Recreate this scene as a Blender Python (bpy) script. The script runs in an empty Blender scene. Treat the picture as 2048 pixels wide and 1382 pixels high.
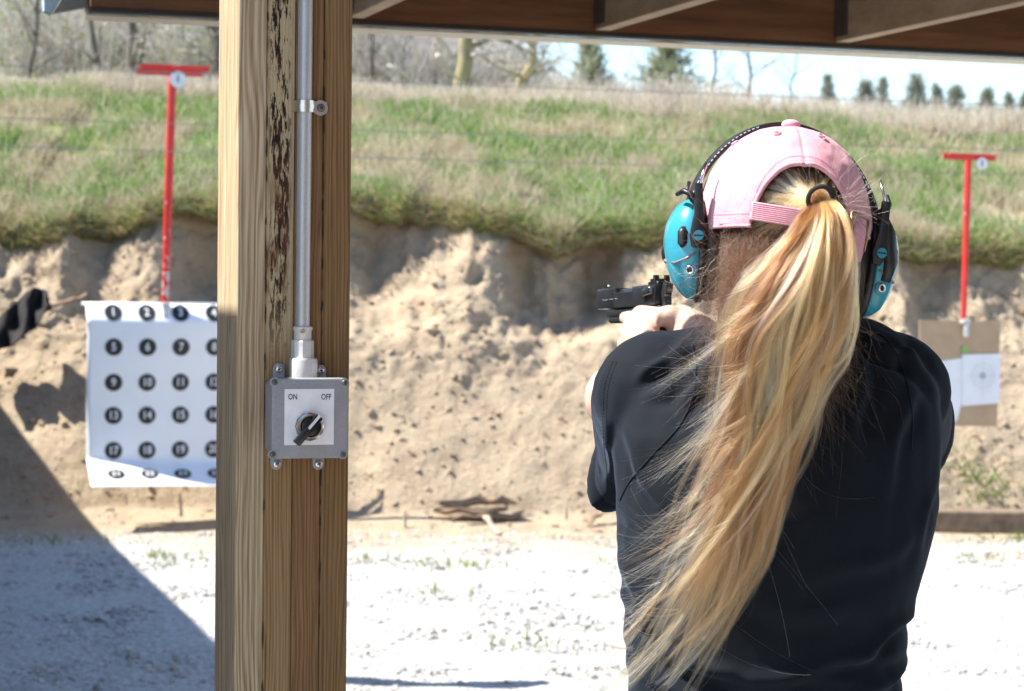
import bpy, bmesh, math, random
import numpy as np
from mathutils import Vector, Matrix
random.seed(4); RNG = np.random.default_rng(7)
R = math.radians
SC = bpy.context.scene
COL = SC.collection

# ---------------------------------------------------------------- camera, sky, sun, exposure
FPX = 4267.0                      # focal length in pixels of the 2048 wide photograph
EYE = 1.55
PITCH, ROLL = R(2.0), R(0.7)
fwd = Vector((0, math.cos(PITCH), -math.sin(PITCH)))
r0 = Vector((1, 0, 0)); u0 = Vector((0, math.sin(PITCH), math.cos(PITCH)))
cr = r0*math.cos(ROLL) + u0*math.sin(ROLL)
cu = u0*math.cos(ROLL) - r0*math.sin(ROLL)
cam_d = bpy.data.cameras.new('camera'); cam = bpy.data.objects.new('camera', cam_d); COL.objects.link(cam)
cam_d.sensor_fit = 'HORIZONTAL'; cam_d.sensor_width = 36; cam_d.lens = 36*FPX/2048
cam_d.clip_start = 0.05; cam_d.clip_end = 3000
cam_d.dof.use_dof = True; cam_d.dof.focus_distance = 2.42; cam_d.dof.aperture_fstop = 12.5
m = Matrix((cr, cu, -fwd)).transposed().to_4x4(); m.translation = (0, 0, EYE)
cam.matrix_world = m
SC.camera = cam

SUN_EL, SUN_AZ = R(53.5), R(-1)   # light arrives from the left (-X)
to_sun = Vector((-math.cos(SUN_EL)*math.cos(SUN_AZ), math.cos(SUN_EL)*math.sin(SUN_AZ), math.sin(SUN_EL)))
world = bpy.data.worlds.new('World'); SC.world = world; world.use_nodes = True
wn = world.node_tree; wn.nodes.clear()
sky = wn.nodes.new('ShaderNodeTexSky'); sky.sky_type = 'NISHITA'; sky.sun_disc = False
sky.sun_elevation = SUN_EL; sky.sun_rotation = math.atan2(to_sun.x, to_sun.y)
sky.air_density = 1.0; sky.dust_density = 0.35; sky.ozone_density = 3.0
bg = wn.nodes.new('ShaderNodeBackground'); bg.inputs['Strength'].default_value = 0.115
wo = wn.nodes.new('ShaderNodeOutputWorld')
wn.links.new(sky.outputs[0], bg.inputs[0]); wn.links.new(bg.outputs[0], wo.inputs[0])
sl = bpy.data.lights.new('sun', 'SUN'); sl.energy = 5.0; sl.angle = R(0.53); sl.color = (1, 0.955, 0.87)
so = bpy.data.objects.new('sun', sl); COL.objects.link(so); so.location = (-8, 0, 12)
so.rotation_euler = to_sun.to_track_quat('Z', 'Y').to_euler()
SC.view_settings.view_transform = 'Standard'; SC.view_settings.look = 'None'
SC.view_settings.exposure = 1.3; SC.view_settings.gamma = 1.0; SC.view_settings.use_curve_mapping = False

# ---------------------------------------------------------------- measuring: a pixel of the photograph at a known depth
def ray(px, py):
    return fwd + cr*((px-1024)/FPX) - cu*((py-691)/FPX)
def P(px, py, D):
    d = ray(px, py); return Vector((0, 0, EYE)) + d*(D/d.y)
ALPHA = R(18)
RD = Vector((-math.sin(ALPHA), math.cos(ALPHA), 0))       # down-range direction
UD = Vector((math.cos(ALPHA), math.sin(ALPHA), 0))        # along the firing line
ND = -RD; ZD = Vector((0, 0, 1))

# ---------------------------------------------------------------- noise
def _h(ix, iy, iz):
    n = (ix*374761393 + iy*668265263 + iz*2147483647) & 0xffffffff
    n = ((n ^ (n >> 13))*1274126177) & 0xffffffff
    return ((n ^ (n >> 16)) & 0xffff)/32767.5 - 1
def noise(x, y, z=0.0):
    x = np.asarray(x, float); y = np.asarray(y, float)+0*x; z = np.asarray(z, float)+0*x
    ix = np.floor(x).astype(np.int64); iy = np.floor(y).astype(np.int64); iz = np.floor(z).astype(np.int64)
    fx, fy, fz = x-ix, y-iy, z-iz
    fx = fx*fx*(3-2*fx); fy = fy*fy*(3-2*fy); fz = fz*fz*(3-2*fz)
    r = 0
    for a in (0, 1):
        for b in (0, 1):
            for c in (0, 1):
                r = r + _h(ix+a, iy+b, iz+c)*(fx if a else 1-fx)*(fy if b else 1-fy)*(fz if c else 1-fz)
    return r
def fbm(x, y, z=0.0, o=4, g=0.5):
    r = 0; a = 1; f = 1
    for i in range(o):
        r = r + a*noise(np.asarray(x)*f+i*17.3, np.asarray(y)*f+i*5.1, np.asarray(z)*f+i*9.7); a *= g; f *= 2.03
    return r

# ---------------------------------------------------------------- objects
def props(o, label=None, cat=None, group=None, kind=None):
    if label: o['label'] = label
    if cat: o['category'] = cat
    if group: o['group'] = group
    if kind: o['kind'] = kind
    return o
def empty(name, loc, label=None, cat=None, group=None, kind=None):
    o = bpy.data.objects.new(name, None); COL.objects.link(o); o.location = loc; o.empty_display_size = .05
    return props(o, label, cat, group, kind)
def wloc(o):
    v = Vector((0, 0, 0))
    while o is not None: v = v + Vector(o.location); o = o.parent
    return v
def link(name, me, mat, parent=None, loc=None):
    """mesh data in world coordinates -> object whose origin is its parent's (or loc)"""
    o = bpy.data.objects.new(name, me); COL.objects.link(o)
    base = wloc(parent) if parent else Vector(loc or (0, 0, 0))
    if base.length: me.transform(Matrix.Translation(-base))
    if parent: o.parent = parent
    else: o.location = base
    if mat: me.materials.append(mat)
    return o
def mesh(name, V, F, mat, parent=None, smooth=False, loc=None):
    me = bpy.data.meshes.new(name); me.from_pydata([tuple(v) for v in V], [], [tuple(f) for f in F]); me.update()
    if smooth: me.shade_smooth()
    return link(name, me, mat, parent, loc)
class MB:
    """collects shapes in world coordinates; build() links them as one mesh object"""
    def __init__(s): s.V = []; s.F = []
    def add(s, V, F):
        k = len(s.V); s.V += [Vector(v) for v in V]; s.F += [tuple(i+k for i in f) for f in F]; return s
    def bm(s, bm):
        bm.verts.ensure_lookup_table(); bm.verts.index_update()
        s.add([v.co.copy() for v in bm.verts], [[v.index for v in f.verts] for f in bm.faces]); bm.free(); return s
    def box(s, c, sx, sy, sz, ax=None, bev=0.0, seg=1):
        """box centred on c with full sizes along the axes ax"""
        ax = ax or (Vector((1, 0, 0)), Vector((0, 1, 0)), Vector((0, 0, 1)))
        bm = bmesh.new(); bmesh.ops.create_cube(bm, size=1)
        for v in bm.verts: v.co = Vector((v.co.x*sx, v.co.y*sy, v.co.z*sz))
        if bev: bmesh.ops.bevel(bm, geom=bm.edges[:], offset=bev, segments=seg, affect='EDGES', profile=.5)
        c = Vector(c)
        for v in bm.verts: v.co = c + ax[0]*v.co.x + ax[1]*v.co.y + ax[2]*v.co.z
        if ax[0].cross(ax[1]).dot(ax[2]) < 0: bmesh.ops.reverse_faces(bm, faces=bm.faces[:])
        return s.bm(bm)
    def tube(s, pts, rad, n=10, cap=True, flat=1.0, up=None):
        """tube through pts; rad a number or list (or (rx, rz) pairs)"""
        pts = [Vector(p) for p in pts]; k = len(pts)
        if not isinstance(rad, (list, tuple)): rad = [rad]*k
        up = Vector(up) if up else None
        T = []
        for i in range(k):
            t = pts[min(i+1, k-1)]-pts[max(i-1, 0)]
            T.append(t.normalized() if t.length > 1e-9 else Vector((0, 0, 1)))
        a = up or (Vector((0, 0, 1)) if abs(T[0].z) < .9 else Vector((1, 0, 0)))
        x = a.cross(T[0]).normalized()
        V = []; F = []
        for i in range(k):
            if up: x = up.cross(T[i]).normalized()
            else: x = (x - T[i]*x.dot(T[i])).normalized()
            y = T[i].cross(x)
            rx, ry = rad[i] if isinstance(rad[i], (list, tuple)) else (rad[i], rad[i]*flat)
            for j in range(n):
                t = 2*math.pi*j/n; V.append(pts[i] + x*(rx*math.cos(t)) + y*(ry*math.sin(t)))
        for i in range(k-1):
            for j in range(n):
                F.append((i*n+j, i*n+(j+1) % n, (i+1)*n+(j+1) % n, (i+1)*n+j))
        if cap: F.append(tuple(range(n-1, -1, -1))); F.append(tuple((k-1)*n+j for j in range(n)))
        return s.add(V, F)
    def ball(s, c, rx, ry=None, rz=None, ax=None, n=16, m=10):
        ry = ry or rx; rz = rz or rx; c = Vector(c)
        ax = ax or (Vector((1, 0, 0)), Vector((0, 1, 0)), Vector((0, 0, 1)))
        V = [c+ax[2]*rz]; F = []
        for i in range(1, m):
            p = math.pi*i/m
            for j in range(n):
                t = 2*math.pi*j/n
                V.append(c + ax[0]*(rx*math.sin(p)*math.cos(t)) + ax[1]*(ry*math.sin(p)*math.sin(t)) + ax[2]*(rz*math.cos(p)))
        V.append(c-ax[2]*rz)
        for j in range(n): F.append((0, 1+j, 1+(j+1) % n))
        for i in range(m-2):
            for j in range(n):
                a = 1+i*n+j; b = 1+i*n+(j+1) % n; F.append((a, a+n, b+n, b))
        e = len(V)-1; o = 1+(m-2)*n
        for j in range(n): F.append((o+j, e, o+(j+1) % n))
        return s.add(V, F)
    def prism(s, poly, O, ux, uy, un, h0, h1, bev=0.0, seg=2):
        """outline poly [(x,y)] in the plane O,ux,uy pushed from h0 to h1 along un"""
        bm = bmesh.new()
        lo = [bm.verts.new(Vector((x, y, h0))) for x, y in poly]
        hi = [bm.verts.new(Vector((x, y, h1))) for x, y in poly]
        n = len(poly)
        bm.faces.new(lo[::-1]); top = bm.faces.new(hi)
        for i in range(n): bm.faces.new((lo[i], lo[(i+1) % n], hi[(i+1) % n], hi[i]))
        bmesh.ops.recalc_face_normals(bm, faces=bm.faces[:])
        if bev: bmesh.ops.bevel(bm, geom=[e for e in top.edges], offset=bev, segments=seg, affect='EDGES', profile=.5)
        for v in bm.verts: v.co = Vector(O) + ux*v.co.x + uy*v.co.y + un*v.co.z
        if ux.cross(uy).dot(un) < 0: bmesh.ops.reverse_faces(bm, faces=bm.faces[:])
        return s.bm(bm)
    def build(s, name, mat, parent=None, smooth=False, loc=None, angle=None):
        o = mesh(name, s.V, s.F, mat, parent, smooth, loc)
        if angle is not None:
            o.data.shade_smooth(); o.data.set_sharp_from_angle(angle=R(angle))
        return o
def circle(n, rx, ry=None, ph=0): 
    ry = ry or rx
    return [(rx*math.cos(2*math.pi*i/n+ph), ry*math.sin(2*math.pi*i/n+ph)) for i in range(n)]
def baked(V, F, voxel, smooth_it=4, fac=.5):
    """fuse closed overlapping shapes into one skin"""
    me = bpy.data.meshes.new('tmp'); me.from_pydata([tuple(v) for v in V], [], F); me.update()
    o = bpy.data.objects.new('tmp', me); COL.objects.link(o)
    r = o.modifiers.new('r', 'REMESH'); r.mode = 'VOXEL'; r.voxel_size = voxel
    if smooth_it:
        q = o.modifiers.new('s', 'SMOOTH'); q.iterations = smooth_it; q.factor = fac
    dg = bpy.context.evaluated_depsgraph_get(); dg.update()
    out = bpy.data.meshes.new_from_object(o.evaluated_get(dg))
    bpy.data.objects.remove(o); bpy.data.meshes.remove(me)
    return out
def mesh_co(me):
    a = np.empty(len(me.vertices)*3); me.vertices.foreach_get('co', a); return a.reshape(-1, 3)
def mesh_no(me):
    a = np.empty(len(me.vertices)*3); me.vertices.foreach_get('normal', a); return a.reshape(-1, 3)
def set_co(me, a): me.vertices.foreach_set('co', a.ravel()); me.update()
def strands(name, pos, rad, col, mat, parent=None, loc=None):
    """hair curves: pos (m,k,3), rad (m,k), col (m,3)"""
    m_, k_ = pos.shape[:2]
    base = np.array(wloc(parent) if parent else Vector(loc or (0, 0, 0)))
    c = bpy.data.hair_curves.new(name); c.add_curves([k_]*m_)
    c.attributes['position'].data.foreach_set('vector', (pos-base).astype(np.float32).ravel())
    a = c.attributes.get('radius') or c.attributes.new('radius', 'FLOAT', 'POINT')
    a.data.foreach_set('value', rad.astype(np.float32).ravel())
    q = c.attributes.new('tint', 'FLOAT_VECTOR', 'CURVE')
    q.data.foreach_set('vector', col.astype(np.float32).ravel())
    c.materials.append(mat)
    o = bpy.data.objects.new(name, c); COL.objects.link(o)
    if parent: o.parent = parent
    else: o.location = tuple(base)
    return o
_font = {}
def text_mesh(s, size, bold=.022):
    """flat letters, centred, in the xy plane: (verts, faces)"""
    cu_ = bpy.data.curves.new('t', 'FONT'); cu_.body = s; cu_.size = size; cu_.align_x = 'CENTER'; cu_.align_y = 'CENTER'
    cu_.resolution_u = 3; cu_.offset = size*bold
    o = bpy.data.objects.new('t', cu_); COL.objects.link(o)
    dg = bpy.context.evaluated_depsgraph_get(); dg.update()
    me = bpy.data.meshes.new_from_object(o.evaluated_get(dg))
    V = [v.co.copy() for v in me.vertices]; F = [tuple(p.vertices) for p in me.polygons]
    bpy.data.objects.remove(o); bpy.data.curves.remove(cu_); bpy.data.meshes.remove(me)
    return V, F

# ---------------------------------------------------------------- materials
class NT:
    def __init__(s, name):
        s.m = bpy.data.materials.new(name); s.m.use_nodes = True; s.t = s.m.node_tree; s.b = s.t.nodes['Principled BSDF']
        s.out = s.t.nodes['Material Output']
    def n(s, ty, **kw):
        d = s.t.nodes.new('ShaderNode'+ty)
        for k, v in kw.items():
            if k.startswith('i_'):
                key = k[2:]; key = int(key) if key.isdigit() else key.replace('_', ' ')
                d.inputs[key].default_value = v
            else: setattr(d, k, v)
        return d
    def l(s, a, b): s.t.links.new(a, b)
    def co(s, kind='Object'): return s.n('TexCoord').outputs[kind]
    def mapping(s, vec, scale=(1, 1, 1), rot=(0, 0, 0), loc=(0, 0, 0)):
        d = s.n('Mapping'); s.l(vec, d.inputs['Vector']); d.inputs['Scale'].default_value = scale
        d.inputs['Rotation'].default_value = rot; d.inputs['Location'].default_value = loc; return d.outputs[0]
    def noise(s, vec, scale, detail=4, rough=.55, dist=0.0):
        d = s.n('TexNoise'); s.l(vec, d.inputs['Vector']); d.inputs['Scale'].default_value = scale
        d.inputs['Detail'].default_value = detail; d.inputs['Roughness'].default_value = rough; d.inputs['Distortion'].default_value = dist
        return d.outputs['Fac']
    def ramp(s, fac, stops, interp='LINEAR'):
        d = s.n('ValToRGB'); d.color_ramp.interpolation = interp; s.l(fac, d.inputs[0])
        e = d.color_ramp.elements
        while len(e) < len(stops): e.new(.5)
        for q, (p, c) in zip(e, stops):
            q.position = p; q.color = (*c, 1) if len(c) == 3 else c
        return d.outputs[0]
    def mix(s, f, a, b, mode='MIX'):
        d = s.n('Mix', data_type='RGBA', blend_type=mode)
        for i, v in ((0, f), (6, a), (7, b)):
            if hasattr(v, 'is_linked'): s.l(v, d.inputs[i])
            else: d.inputs[i].default_value = v if i == 0 else ((*v, 1) if len(v) == 3 else v)
        return d.outputs[2]
    def math(s, op, a, b=0.0, c=0.0, clamp=False):
        d = s.n('Math', operation=op); d.use_clamp = clamp
        for i, v in enumerate((a, b, c)):
            if hasattr(v, 'is_linked'): s.l(v, d.inputs[i])
            else: d.inputs[i].default_value = v
        return d.outputs[0]
    def band(s, v, lo, hi, soft):
        """1 inside lo..hi"""
        a = s.n('MapRange', interpolation_type='SMOOTHSTEP'); s.l(v, a.inputs[0]); a.inputs[1].default_value = lo-soft; a.inputs[2].default_value = lo+soft
        b = s.n('MapRange', interpolation_type='SMOOTHSTEP'); s.l(v, b.inputs[0]); b.inputs[1].default_value = hi+soft; b.inputs[2].default_value = hi-soft
        return s.math('MULTIPLY', a.outputs[0], b.outputs[0])
    def col(s, c): 
        if hasattr(c, 'is_linked'): s.l(c, s.b.inputs['Base Color'])
        else: s.b.inputs['Base Color'].default_value = (*c, 1)
    def set(s, **k):
        for a, v in k.items():
            i = s.b.inputs[a.replace('_', ' ')]
            if hasattr(v, 'is_linked'): s.l(v, i)
            else: i.default_value = v
    def bump(s, h, strength, dist=.01):
        d = s.n('Bump'); d.inputs['Strength'].default_value = strength; d.inputs['Distance'].default_value = dist
        s.l(h, d.inputs['Height']); s.l(d.outputs[0], s.b.inputs['Normal'])
def plain(name, c, rough=.5, metal=0.0, var=.12, scale=40, bump=0.0, **k):
    t = NT(name); v = t.co(); n = t.noise(v, scale, 5, .6)
    lo = tuple(x*(1-var) for x in c); hi = tuple(min(1, x*(1+var)) for x in c)
    t.col(t.ramp(n, [(.3, lo), (.7, hi)])); t.set(Roughness=rough, Metallic=metal, **k)
    if bump: t.bump(t.noise(v, scale*6, 3), bump, .002)
    return t.m
def strand_mat(name, rough=.5, trans=0.0, spec=.3):
    t = NT(name); a = t.n('Attribute', attribute_name='tint')
    t.l(a.outputs['Vector'], t.b.inputs['Base Color']); t.set(Roughness=rough)
    t.b.inputs['Specular IOR Level'].default_value = spec
    if trans:
        d = t.n('BsdfTranslucent'); t.l(a.outputs['Vector'], d.inputs[0]); mx = t.n('MixShader'); mx.inputs[0].default_value = trans
        t.l(t.b.outputs[0], mx.inputs[1]); t.l(d.outputs[0], mx.inputs[2]); t.l(mx.outputs[0], t.out.inputs[0])
    return t.m
def hair_mat(name, rough=.3, rr=.35):
    t = NT(name); a = t.n('Attribute', attribute_name='tint')
    h = t.n('BsdfHairPrincipled'); h.parametrization = 'COLOR'
    t.l(a.outputs['Vector'], h.inputs['Color'])
    h.inputs['Roughness'].default_value = rough; h.inputs['Radial Roughness'].default_value = rr
    h.inputs['Random Roughness'].default_value = .3
    t.l(h.outputs[0], t.out.inputs[0]); return t.m
M = {}
# ================================================================ the setting
def gravel_mat():
    t = NT('gravel'); v = t.co()
    vo = t.n('TexVoronoi'); t.l(t.mapping(v), vo.inputs['Vector']); vo.inputs['Scale'].default_value = 45
    n = t.noise(v, 30, 6, .7); n2 = t.noise(v, 1.1, 4, .6)
    c = t.ramp(n, [(.3, (.27, .26, .245)), (.5, (.49, .48, .455)), (.7, (.66, .65, .63))])
    sep = t.n('SeparateXYZ'); t.l(v, sep.inputs[0])
    # the gravel runs out into trodden soil towards the foot of the berm
    d = t.math('ADD', sep.outputs[1], t.math('MULTIPLY', t.math('SUBTRACT', n2, .5), 3.2))
    k = t.band(d, 11.9, 500, .9)
    dirt = t.ramp(t.noise(v, 14, 6, .65), [(.25, (.26, .20, .14)), (.55, (.44, .36, .26)), (.8, (.56, .48, .37))])
    t.col(t.mix(k, c, dirt)); t.set(Roughness=.95); t.b.inputs['Specular IOR Level'].default_value = .15
    t.bump(t.math('ADD', vo.outputs['Distance'], n), .9, .02); return t.m
M['gravel'] = gravel_mat()
def soil_mat():
    t = NT('soil'); v = t.co(); a = t.n('Attribute', attribute_name='turf')
    n = t.noise(v, 5, 8, .62); n2 = t.noise(v, 34, 5, .7); n3 = t.noise(v, 1.3, 3, .5)
    c = t.ramp(n, [(.28, (.25, .185, .125)), (.48, (.43, .335, .235)), (.68, (.53, .43, .315)), (.85, (.62, .53, .42))])
    c = t.mix(.35, c, t.ramp(n2, [(.3, (.29, .215, .145)), (.7, (.55, .45, .335))]))
    c = t.mix(t.math('MULTIPLY', n3, .5), c, t.ramp(n2, [(.3, (.33, .25, .17)), (.7, (.44, .35, .25))]))
    turf = t.ramp(t.noise(v, 3.2, 6, .65), [(.3, (.10, .14, .04)), (.5, (.21, .22, .085)), (.75, (.40, .34, .20))])
    f = t.math('ADD', a.outputs['Fac'], t.math('MULTIPLY', t.math('SUBTRACT', n, .5), .8), clamp=True)
    t.col(t.mix(f, c, turf)); t.set(Roughness=.95); t.b.inputs['Specular IOR Level'].default_value = .1
    t.bump(t.math('ADD', n2, n), .8, .03); return t.m
M['soil'] = soil_mat()
M['blade'] = strand_mat('grass_blade', .6, .35, .15)
M['twig'] = strand_mat('twig', .8, 0, .1)
M['needle'] = strand_mat('needle', .7, .2, .1)
def bark_mat(name, a, b, lichen=None):
    t = NT(name); v = t.co(); n = t.noise(t.mapping(v, (6, 6, 1.5)), 4, 6, .7)
    c = t.ramp(n, [(.3, a), (.7, b)])
    if lichen:
        k = t.ramp(t.noise(v, 2.2, 5, .6), [(.42, (0, 0, 0)), (.55, (1, 1, 1))]); c = t.mix(k, c, lichen)
    t.col(c); t.set(Roughness=.9); t.bump(n, .8, .02); return t.m
M['bark'] = bark_mat('bark_grey', (.07, .06, .055), (.20, .175, .15))
M['bark_lichen'] = bark_mat('bark_lichen', (.10, .085, .065), (.24, .21, .16), (.30, .255, .135))

# ---- ground
def axis(lo, a, b, hi, step, n):
    return np.concatenate([np.linspace(lo, a, n)[:-1], np.arange(a, b, step), np.linspace(b, hi, n)])
gx = axis(-900, -7, 8, 900, .11, 10); gy = axis(-300, 5, 14.4, 1800, .09, 10)
X, Y = np.meshgrid(gx, gy)
near = np.clip(1-np.abs(Y-9.5)/7, 0, 1)*np.clip(1-np.abs(X)/9, 0, 1)
Z = near*(.035*fbm(X*.6, Y*.6, 3)+.018*fbm(X*3.5, Y*3.5, 1))
Z = np.where(Y > 13.2, -.15, Z)
V = np.stack([X, Y, Z], -1).reshape(-1, 3); nx = len(gx)
F = [(j*nx+i, j*nx+i+1, (j+1)*nx+i+1, (j+1)*nx+i) for j in range(len(gy)-1) for i in range(nx-1)]
props(mesh('ground', V, F, M['gravel'], smooth=True), 'pale gravel yard between the shelter and the earth bank', 'ground', kind='structure')

# ---- loose stones on the gravel
ico = bmesh.new(); bmesh.ops.create_icosphere(ico, subdivisions=1, radius=1)
ico.verts.ensure_lookup_table(); ICV = np.array([v.co for v in ico.verts]); ICF = [[v.index for v in f.verts] for f in ico.faces]; ico.free()
def scatter_stones(name, pts, sizes, mat, label, cat):
    Vs = []; Fs = []; k = 0
    for p, s in zip(pts, sizes):
        a = ICV*(1+.35*RNG.uniform(-1, 1, (len(ICV), 1)))*np.array([1, RNG.uniform(.6, 1), RNG.uniform(.45, .8)])*s
        th = RNG.uniform(0, 6.28); c, s_ = math.cos(th), math.sin(th)
        a = a@np.array([[c, s_, 0], [-s_, c, 0], [0, 0, 1]])
        Vs.append(a+np.array(p)); Fs += [tuple(i+k for i in f) for f in ICF]; k += len(ICV)
    o = mesh(name, np.concatenate(Vs), Fs, mat); return props(o, label, cat, kind='stuff')
def stone_mat():
    t = NT('stone'); v = t.co(); n = t.noise(v, 9, 4, .8)
    t.col(t.ramp(n, [(.3, (.17, .16, .15)), (.5, (.42, .40, .375)), (.7, (.62, .60, .57))])); t.set(Roughness=.9); return t.m
M['stone'] = stone_mat()
n = 16000; py_ = RNG.uniform(7.2, 12.6, n)**1.0; px_ = RNG.uniform(-.27, .27, n)*py_
zz = .03*fbm(px_*.6, py_*.6, 3)*np.clip(1-np.abs(py_-9.5)/7, 0, 1)
scatter_stones('gravel', np.stack([px_, py_, zz-.002], -1), RNG.gamma(1.8, .0034, n)+.003, M['stone'], 'loose white and grey gravel stones strewn over the yard', 'gravel')

# ---- the earth bank
LIP = np.array([(-900, 445), (-200, 455), (0, 462), (100, 448), (200, 425), (300, 415), (440, 428), (560, 425), (710, 402), (800, 420), (900, 440), (1000, 462), (1060, 492), (1150, 490), (1230, 462), (1350, 450), (1500, 455), (1700, 475), (1800, 495), (1900, 515), (2048, 520), (3000, 500)], float)
OVR = np.array([(-900, .1), (-200, .12), (0, .15), (110, .0), (170, .42), (330, .55), (440, .42), (560, .25), (690, .15), (740, .22), (800, .16), (870, .0), (1000, .05), (1050, .34), (1190, .38), (1250, .03), (1500, .1), (1800, .02), (1930, .26), (1990, .25), (2048, .05), (3000, .1)], float)
bx = axis(-60, -4.6, 5.4, 60, .024, 26)
bpx = 1024+bx/14*FPX
lip_y = np.interp(bpx, LIP[:, 0], LIP[:, 1]) + 20*noise(bx*2.3, 0)+11*noise(bx*7, 4)+8*noise(bx*21, 7)
ovr = np.clip(np.interp(bpx, OVR[:, 0], OVR[:, 1])*(1+1.1*noise(bx*2.6, 9)), 0, .55)
lipD = 14.27+.16*noise(bx*.9, 2)+.07*noise(bx*4, 5)
zl = EYE+(541+.0122*(bpx-1024)-lip_y)/FPX*lipD
crest = np.interp(bx, [-30, -4.2, -.5, 3.57, 8, 40], [3.0, 2.985, 2.93, 2.745, 2.70, 2.7])+.03*noise(bx*.6, 8)
foot = 12.98+.12*noise(bx*1.1, 6)
one = np.ones_like(bx)
C = [(11.6*one, -.06*one), (12.5*one, .0*one), (foot, .07*one), (foot+.25, .42*one), (foot+.52, .85*one), (foot+.72, 1.10*one),
     (lipD-.36+ovr*1.2, zl-.52), (lipD-.13+ovr*1.0, zl-.22), (lipD-.03+ovr*.75, zl-.10), (lipD-.02, zl-.07), (lipD-.02, zl+.02), (lipD+.16, zl+.10),
     (15.6*one, zl+.45*(crest-zl)), (17.4*one, crest), (19.5*one, crest-.06), (27*one, crest-.75), (70*one, 2.2*one), (1700*one, 4*one)]
cnt = [12, 12, 14, 16, 16, 20, 14, 8, 8, 5, 8, 26, 30, 14, 14, 10, 6]
rows = []; turf = []; wgt = []
TG = [0, 0, 0, 0, 0, 0, 0, 0, .1, .5, .9, 1, 1, 1, 1, 1, 1, 1]
WG = [.0, .5, .9, 1, 1, 1, 1, 1, .7, .6, .6, .5, .5, .5, .3, 0, 0, 0]
for i, c in enumerate(cnt):
    for q in range(c):
        f = q/c; g = f
        rows.append((C[i][0]*(1-g)+C[i+1][0]*g, C[i][1]*(1-g)+C[i+1][1]*g)); turf.append(TG[i]*(1-f)+TG[i+1]*f); wgt.append(WG[i]*(1-f)+WG[i+1]*f)
rows.append(C[-1]); turf.append(1); wgt.append(0)
BY = np.array([r[0] for r in rows]); BZ = np.array([r[1] for r in rows]); BX = np.tile(bx, (len(rows), 1))
wg = np.array(wgt)[:, None]
q1 = fbm(BX*1.3, BY*1.3+BZ*1.7, BZ*1.1, 5, .5); q2 = 1-np.abs(fbm(BX*4.2, BZ*3.4, BY*2, 4, .55)); q3 = fbm(BX*13, BZ*13, BY*9, 3, .6)
hi_ = np.clip((BZ-.75)/.5, 0, 1)                       # rugged near the broken edge, smooth scree below
q4 = fbm(BX*30, BZ*30, BY*22, 2, .6)
disp = wg*(.075*fbm(BX*1.1, BZ*1.2, BY, 3, .45)+.075*(q2-.6)*(.06+.94*hi_)+.018*q3*(.15+.85*hi_)+.008*q4+.012*np.abs(noise(BX*8, BZ*7, BY*6))*hi_+.010*np.abs(noise(BX*19, BZ*17, BY*15))+.035*noise(BX*5.5, BZ*.8, 21)*(.25+.75*hi_))
# gullies and slumped heaps
disp += wg*.10*np.clip(noise(BX*1.7+2, BZ*.5, 3), 0, 1)
disp -= wg*.06*np.clip(noise(BX*2.6, BZ*.35, 11)-.15, 0, 1)*3*hi_
BYd = BY-disp*.85; BZd = BZ+disp*.45*np.clip(BZ/.25, 0, 1)
nb = len(bx); V = np.stack([BX, BYd, BZd], -1).reshape(-1, 3)
F = [(j*nb+i, j*nb+i+1, (j+1)*nb+i+1, (j+1)*nb+i) for j in range(len(rows)-1) for i in range(nb-1)]
bank = props(mesh('terrain', V, F, M['soil'], smooth=True), 'eroded bare earth bank with a grassy top behind the targets', 'bank', kind='structure')
ta = bank.data.attributes.new('turf', 'FLOAT', 'POINT')
sparse = np.clip((bpx-1700)/300, 0, 1)*.55
tv = np.clip(np.tile(np.array(turf)[:, None], (1, nb))-sparse[None, :]*np.array(turf)[:, None]*(BZ < 2.5), 0, 1)
ta.data.foreach_set('value', tv.astype(np.float32).ravel())
GRID = V.reshape(len(rows), nb, 3)
R_LIP = sum(cnt[:9]); R_TOP = sum(cnt[:13])
def on_bank(n, r0, r1, xl, xr):
    """random points on the rows r0..r1 of the bank"""
    i0, i1 = np.searchsorted(bx, xl), np.searchsorted(bx, xr)
    r = RNG.uniform(r0, r1-1.01, n); c = RNG.uniform(i0, i1-1.01, n)
    ri, ci = r.astype(int), c.astype(int); fr, fc = (r-ri)[:, None], (c-ci)[:, None]
    p = GRID[ri, ci]*(1-fr)*(1-fc)+GRID[ri+1, ci]*fr*(1-fc)+GRID[ri, ci+1]*(1-fr)*fc+GRID[ri+1, ci+1]*fr*fc
    return p
def bank_at(px, D_guess, py=None):
    """height of the bank at a pixel column and depth"""
    x = (px-1024)/FPX*D_guess; c = np.argmin(np.abs(bx-x)); r = np.argmin(np.abs(GRID[:, c, 1]-D_guess)); return GRID[r, c, 2]
def palette(n, cols, w, var=.2):
    c = np.array(cols)[RNG.choice(len(cols), n, p=np.array(w)/sum(w))]
    return np.clip(c*(1+var*RNG.uniform(-1, 1, (n, 1)))*(1+.08*RNG.uniform(-1, 1, (n, 3))), 0, 1)
def blades(name, root, h, r, col, lean, mat, k=4, bend=.5, **kw):
    n = len(root); t = np.linspace(0, 1, k)
    ang = RNG.uniform(0, 6.28, n); ln = lean*RNG.uniform(.2, 1, n)
    dx, dy = np.cos(ang)*ln, np.sin(ang)*ln
    pos = np.empty((n, k, 3))
    for i, tt in enumerate(t):
        pos[:, i, 0] = root[:, 0]+h*dx*tt**(1+bend); pos[:, i, 1] = root[:, 1]+h*dy*tt**(1+bend)
        pos[:, i, 2] = root[:, 2]-.015+h*(tt-.35*ln*tt*tt)
    rad = r[:, None]*(1-.85*t)[None, :]**.8
    return strands(name, pos, rad, col, mat, **kw)
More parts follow.
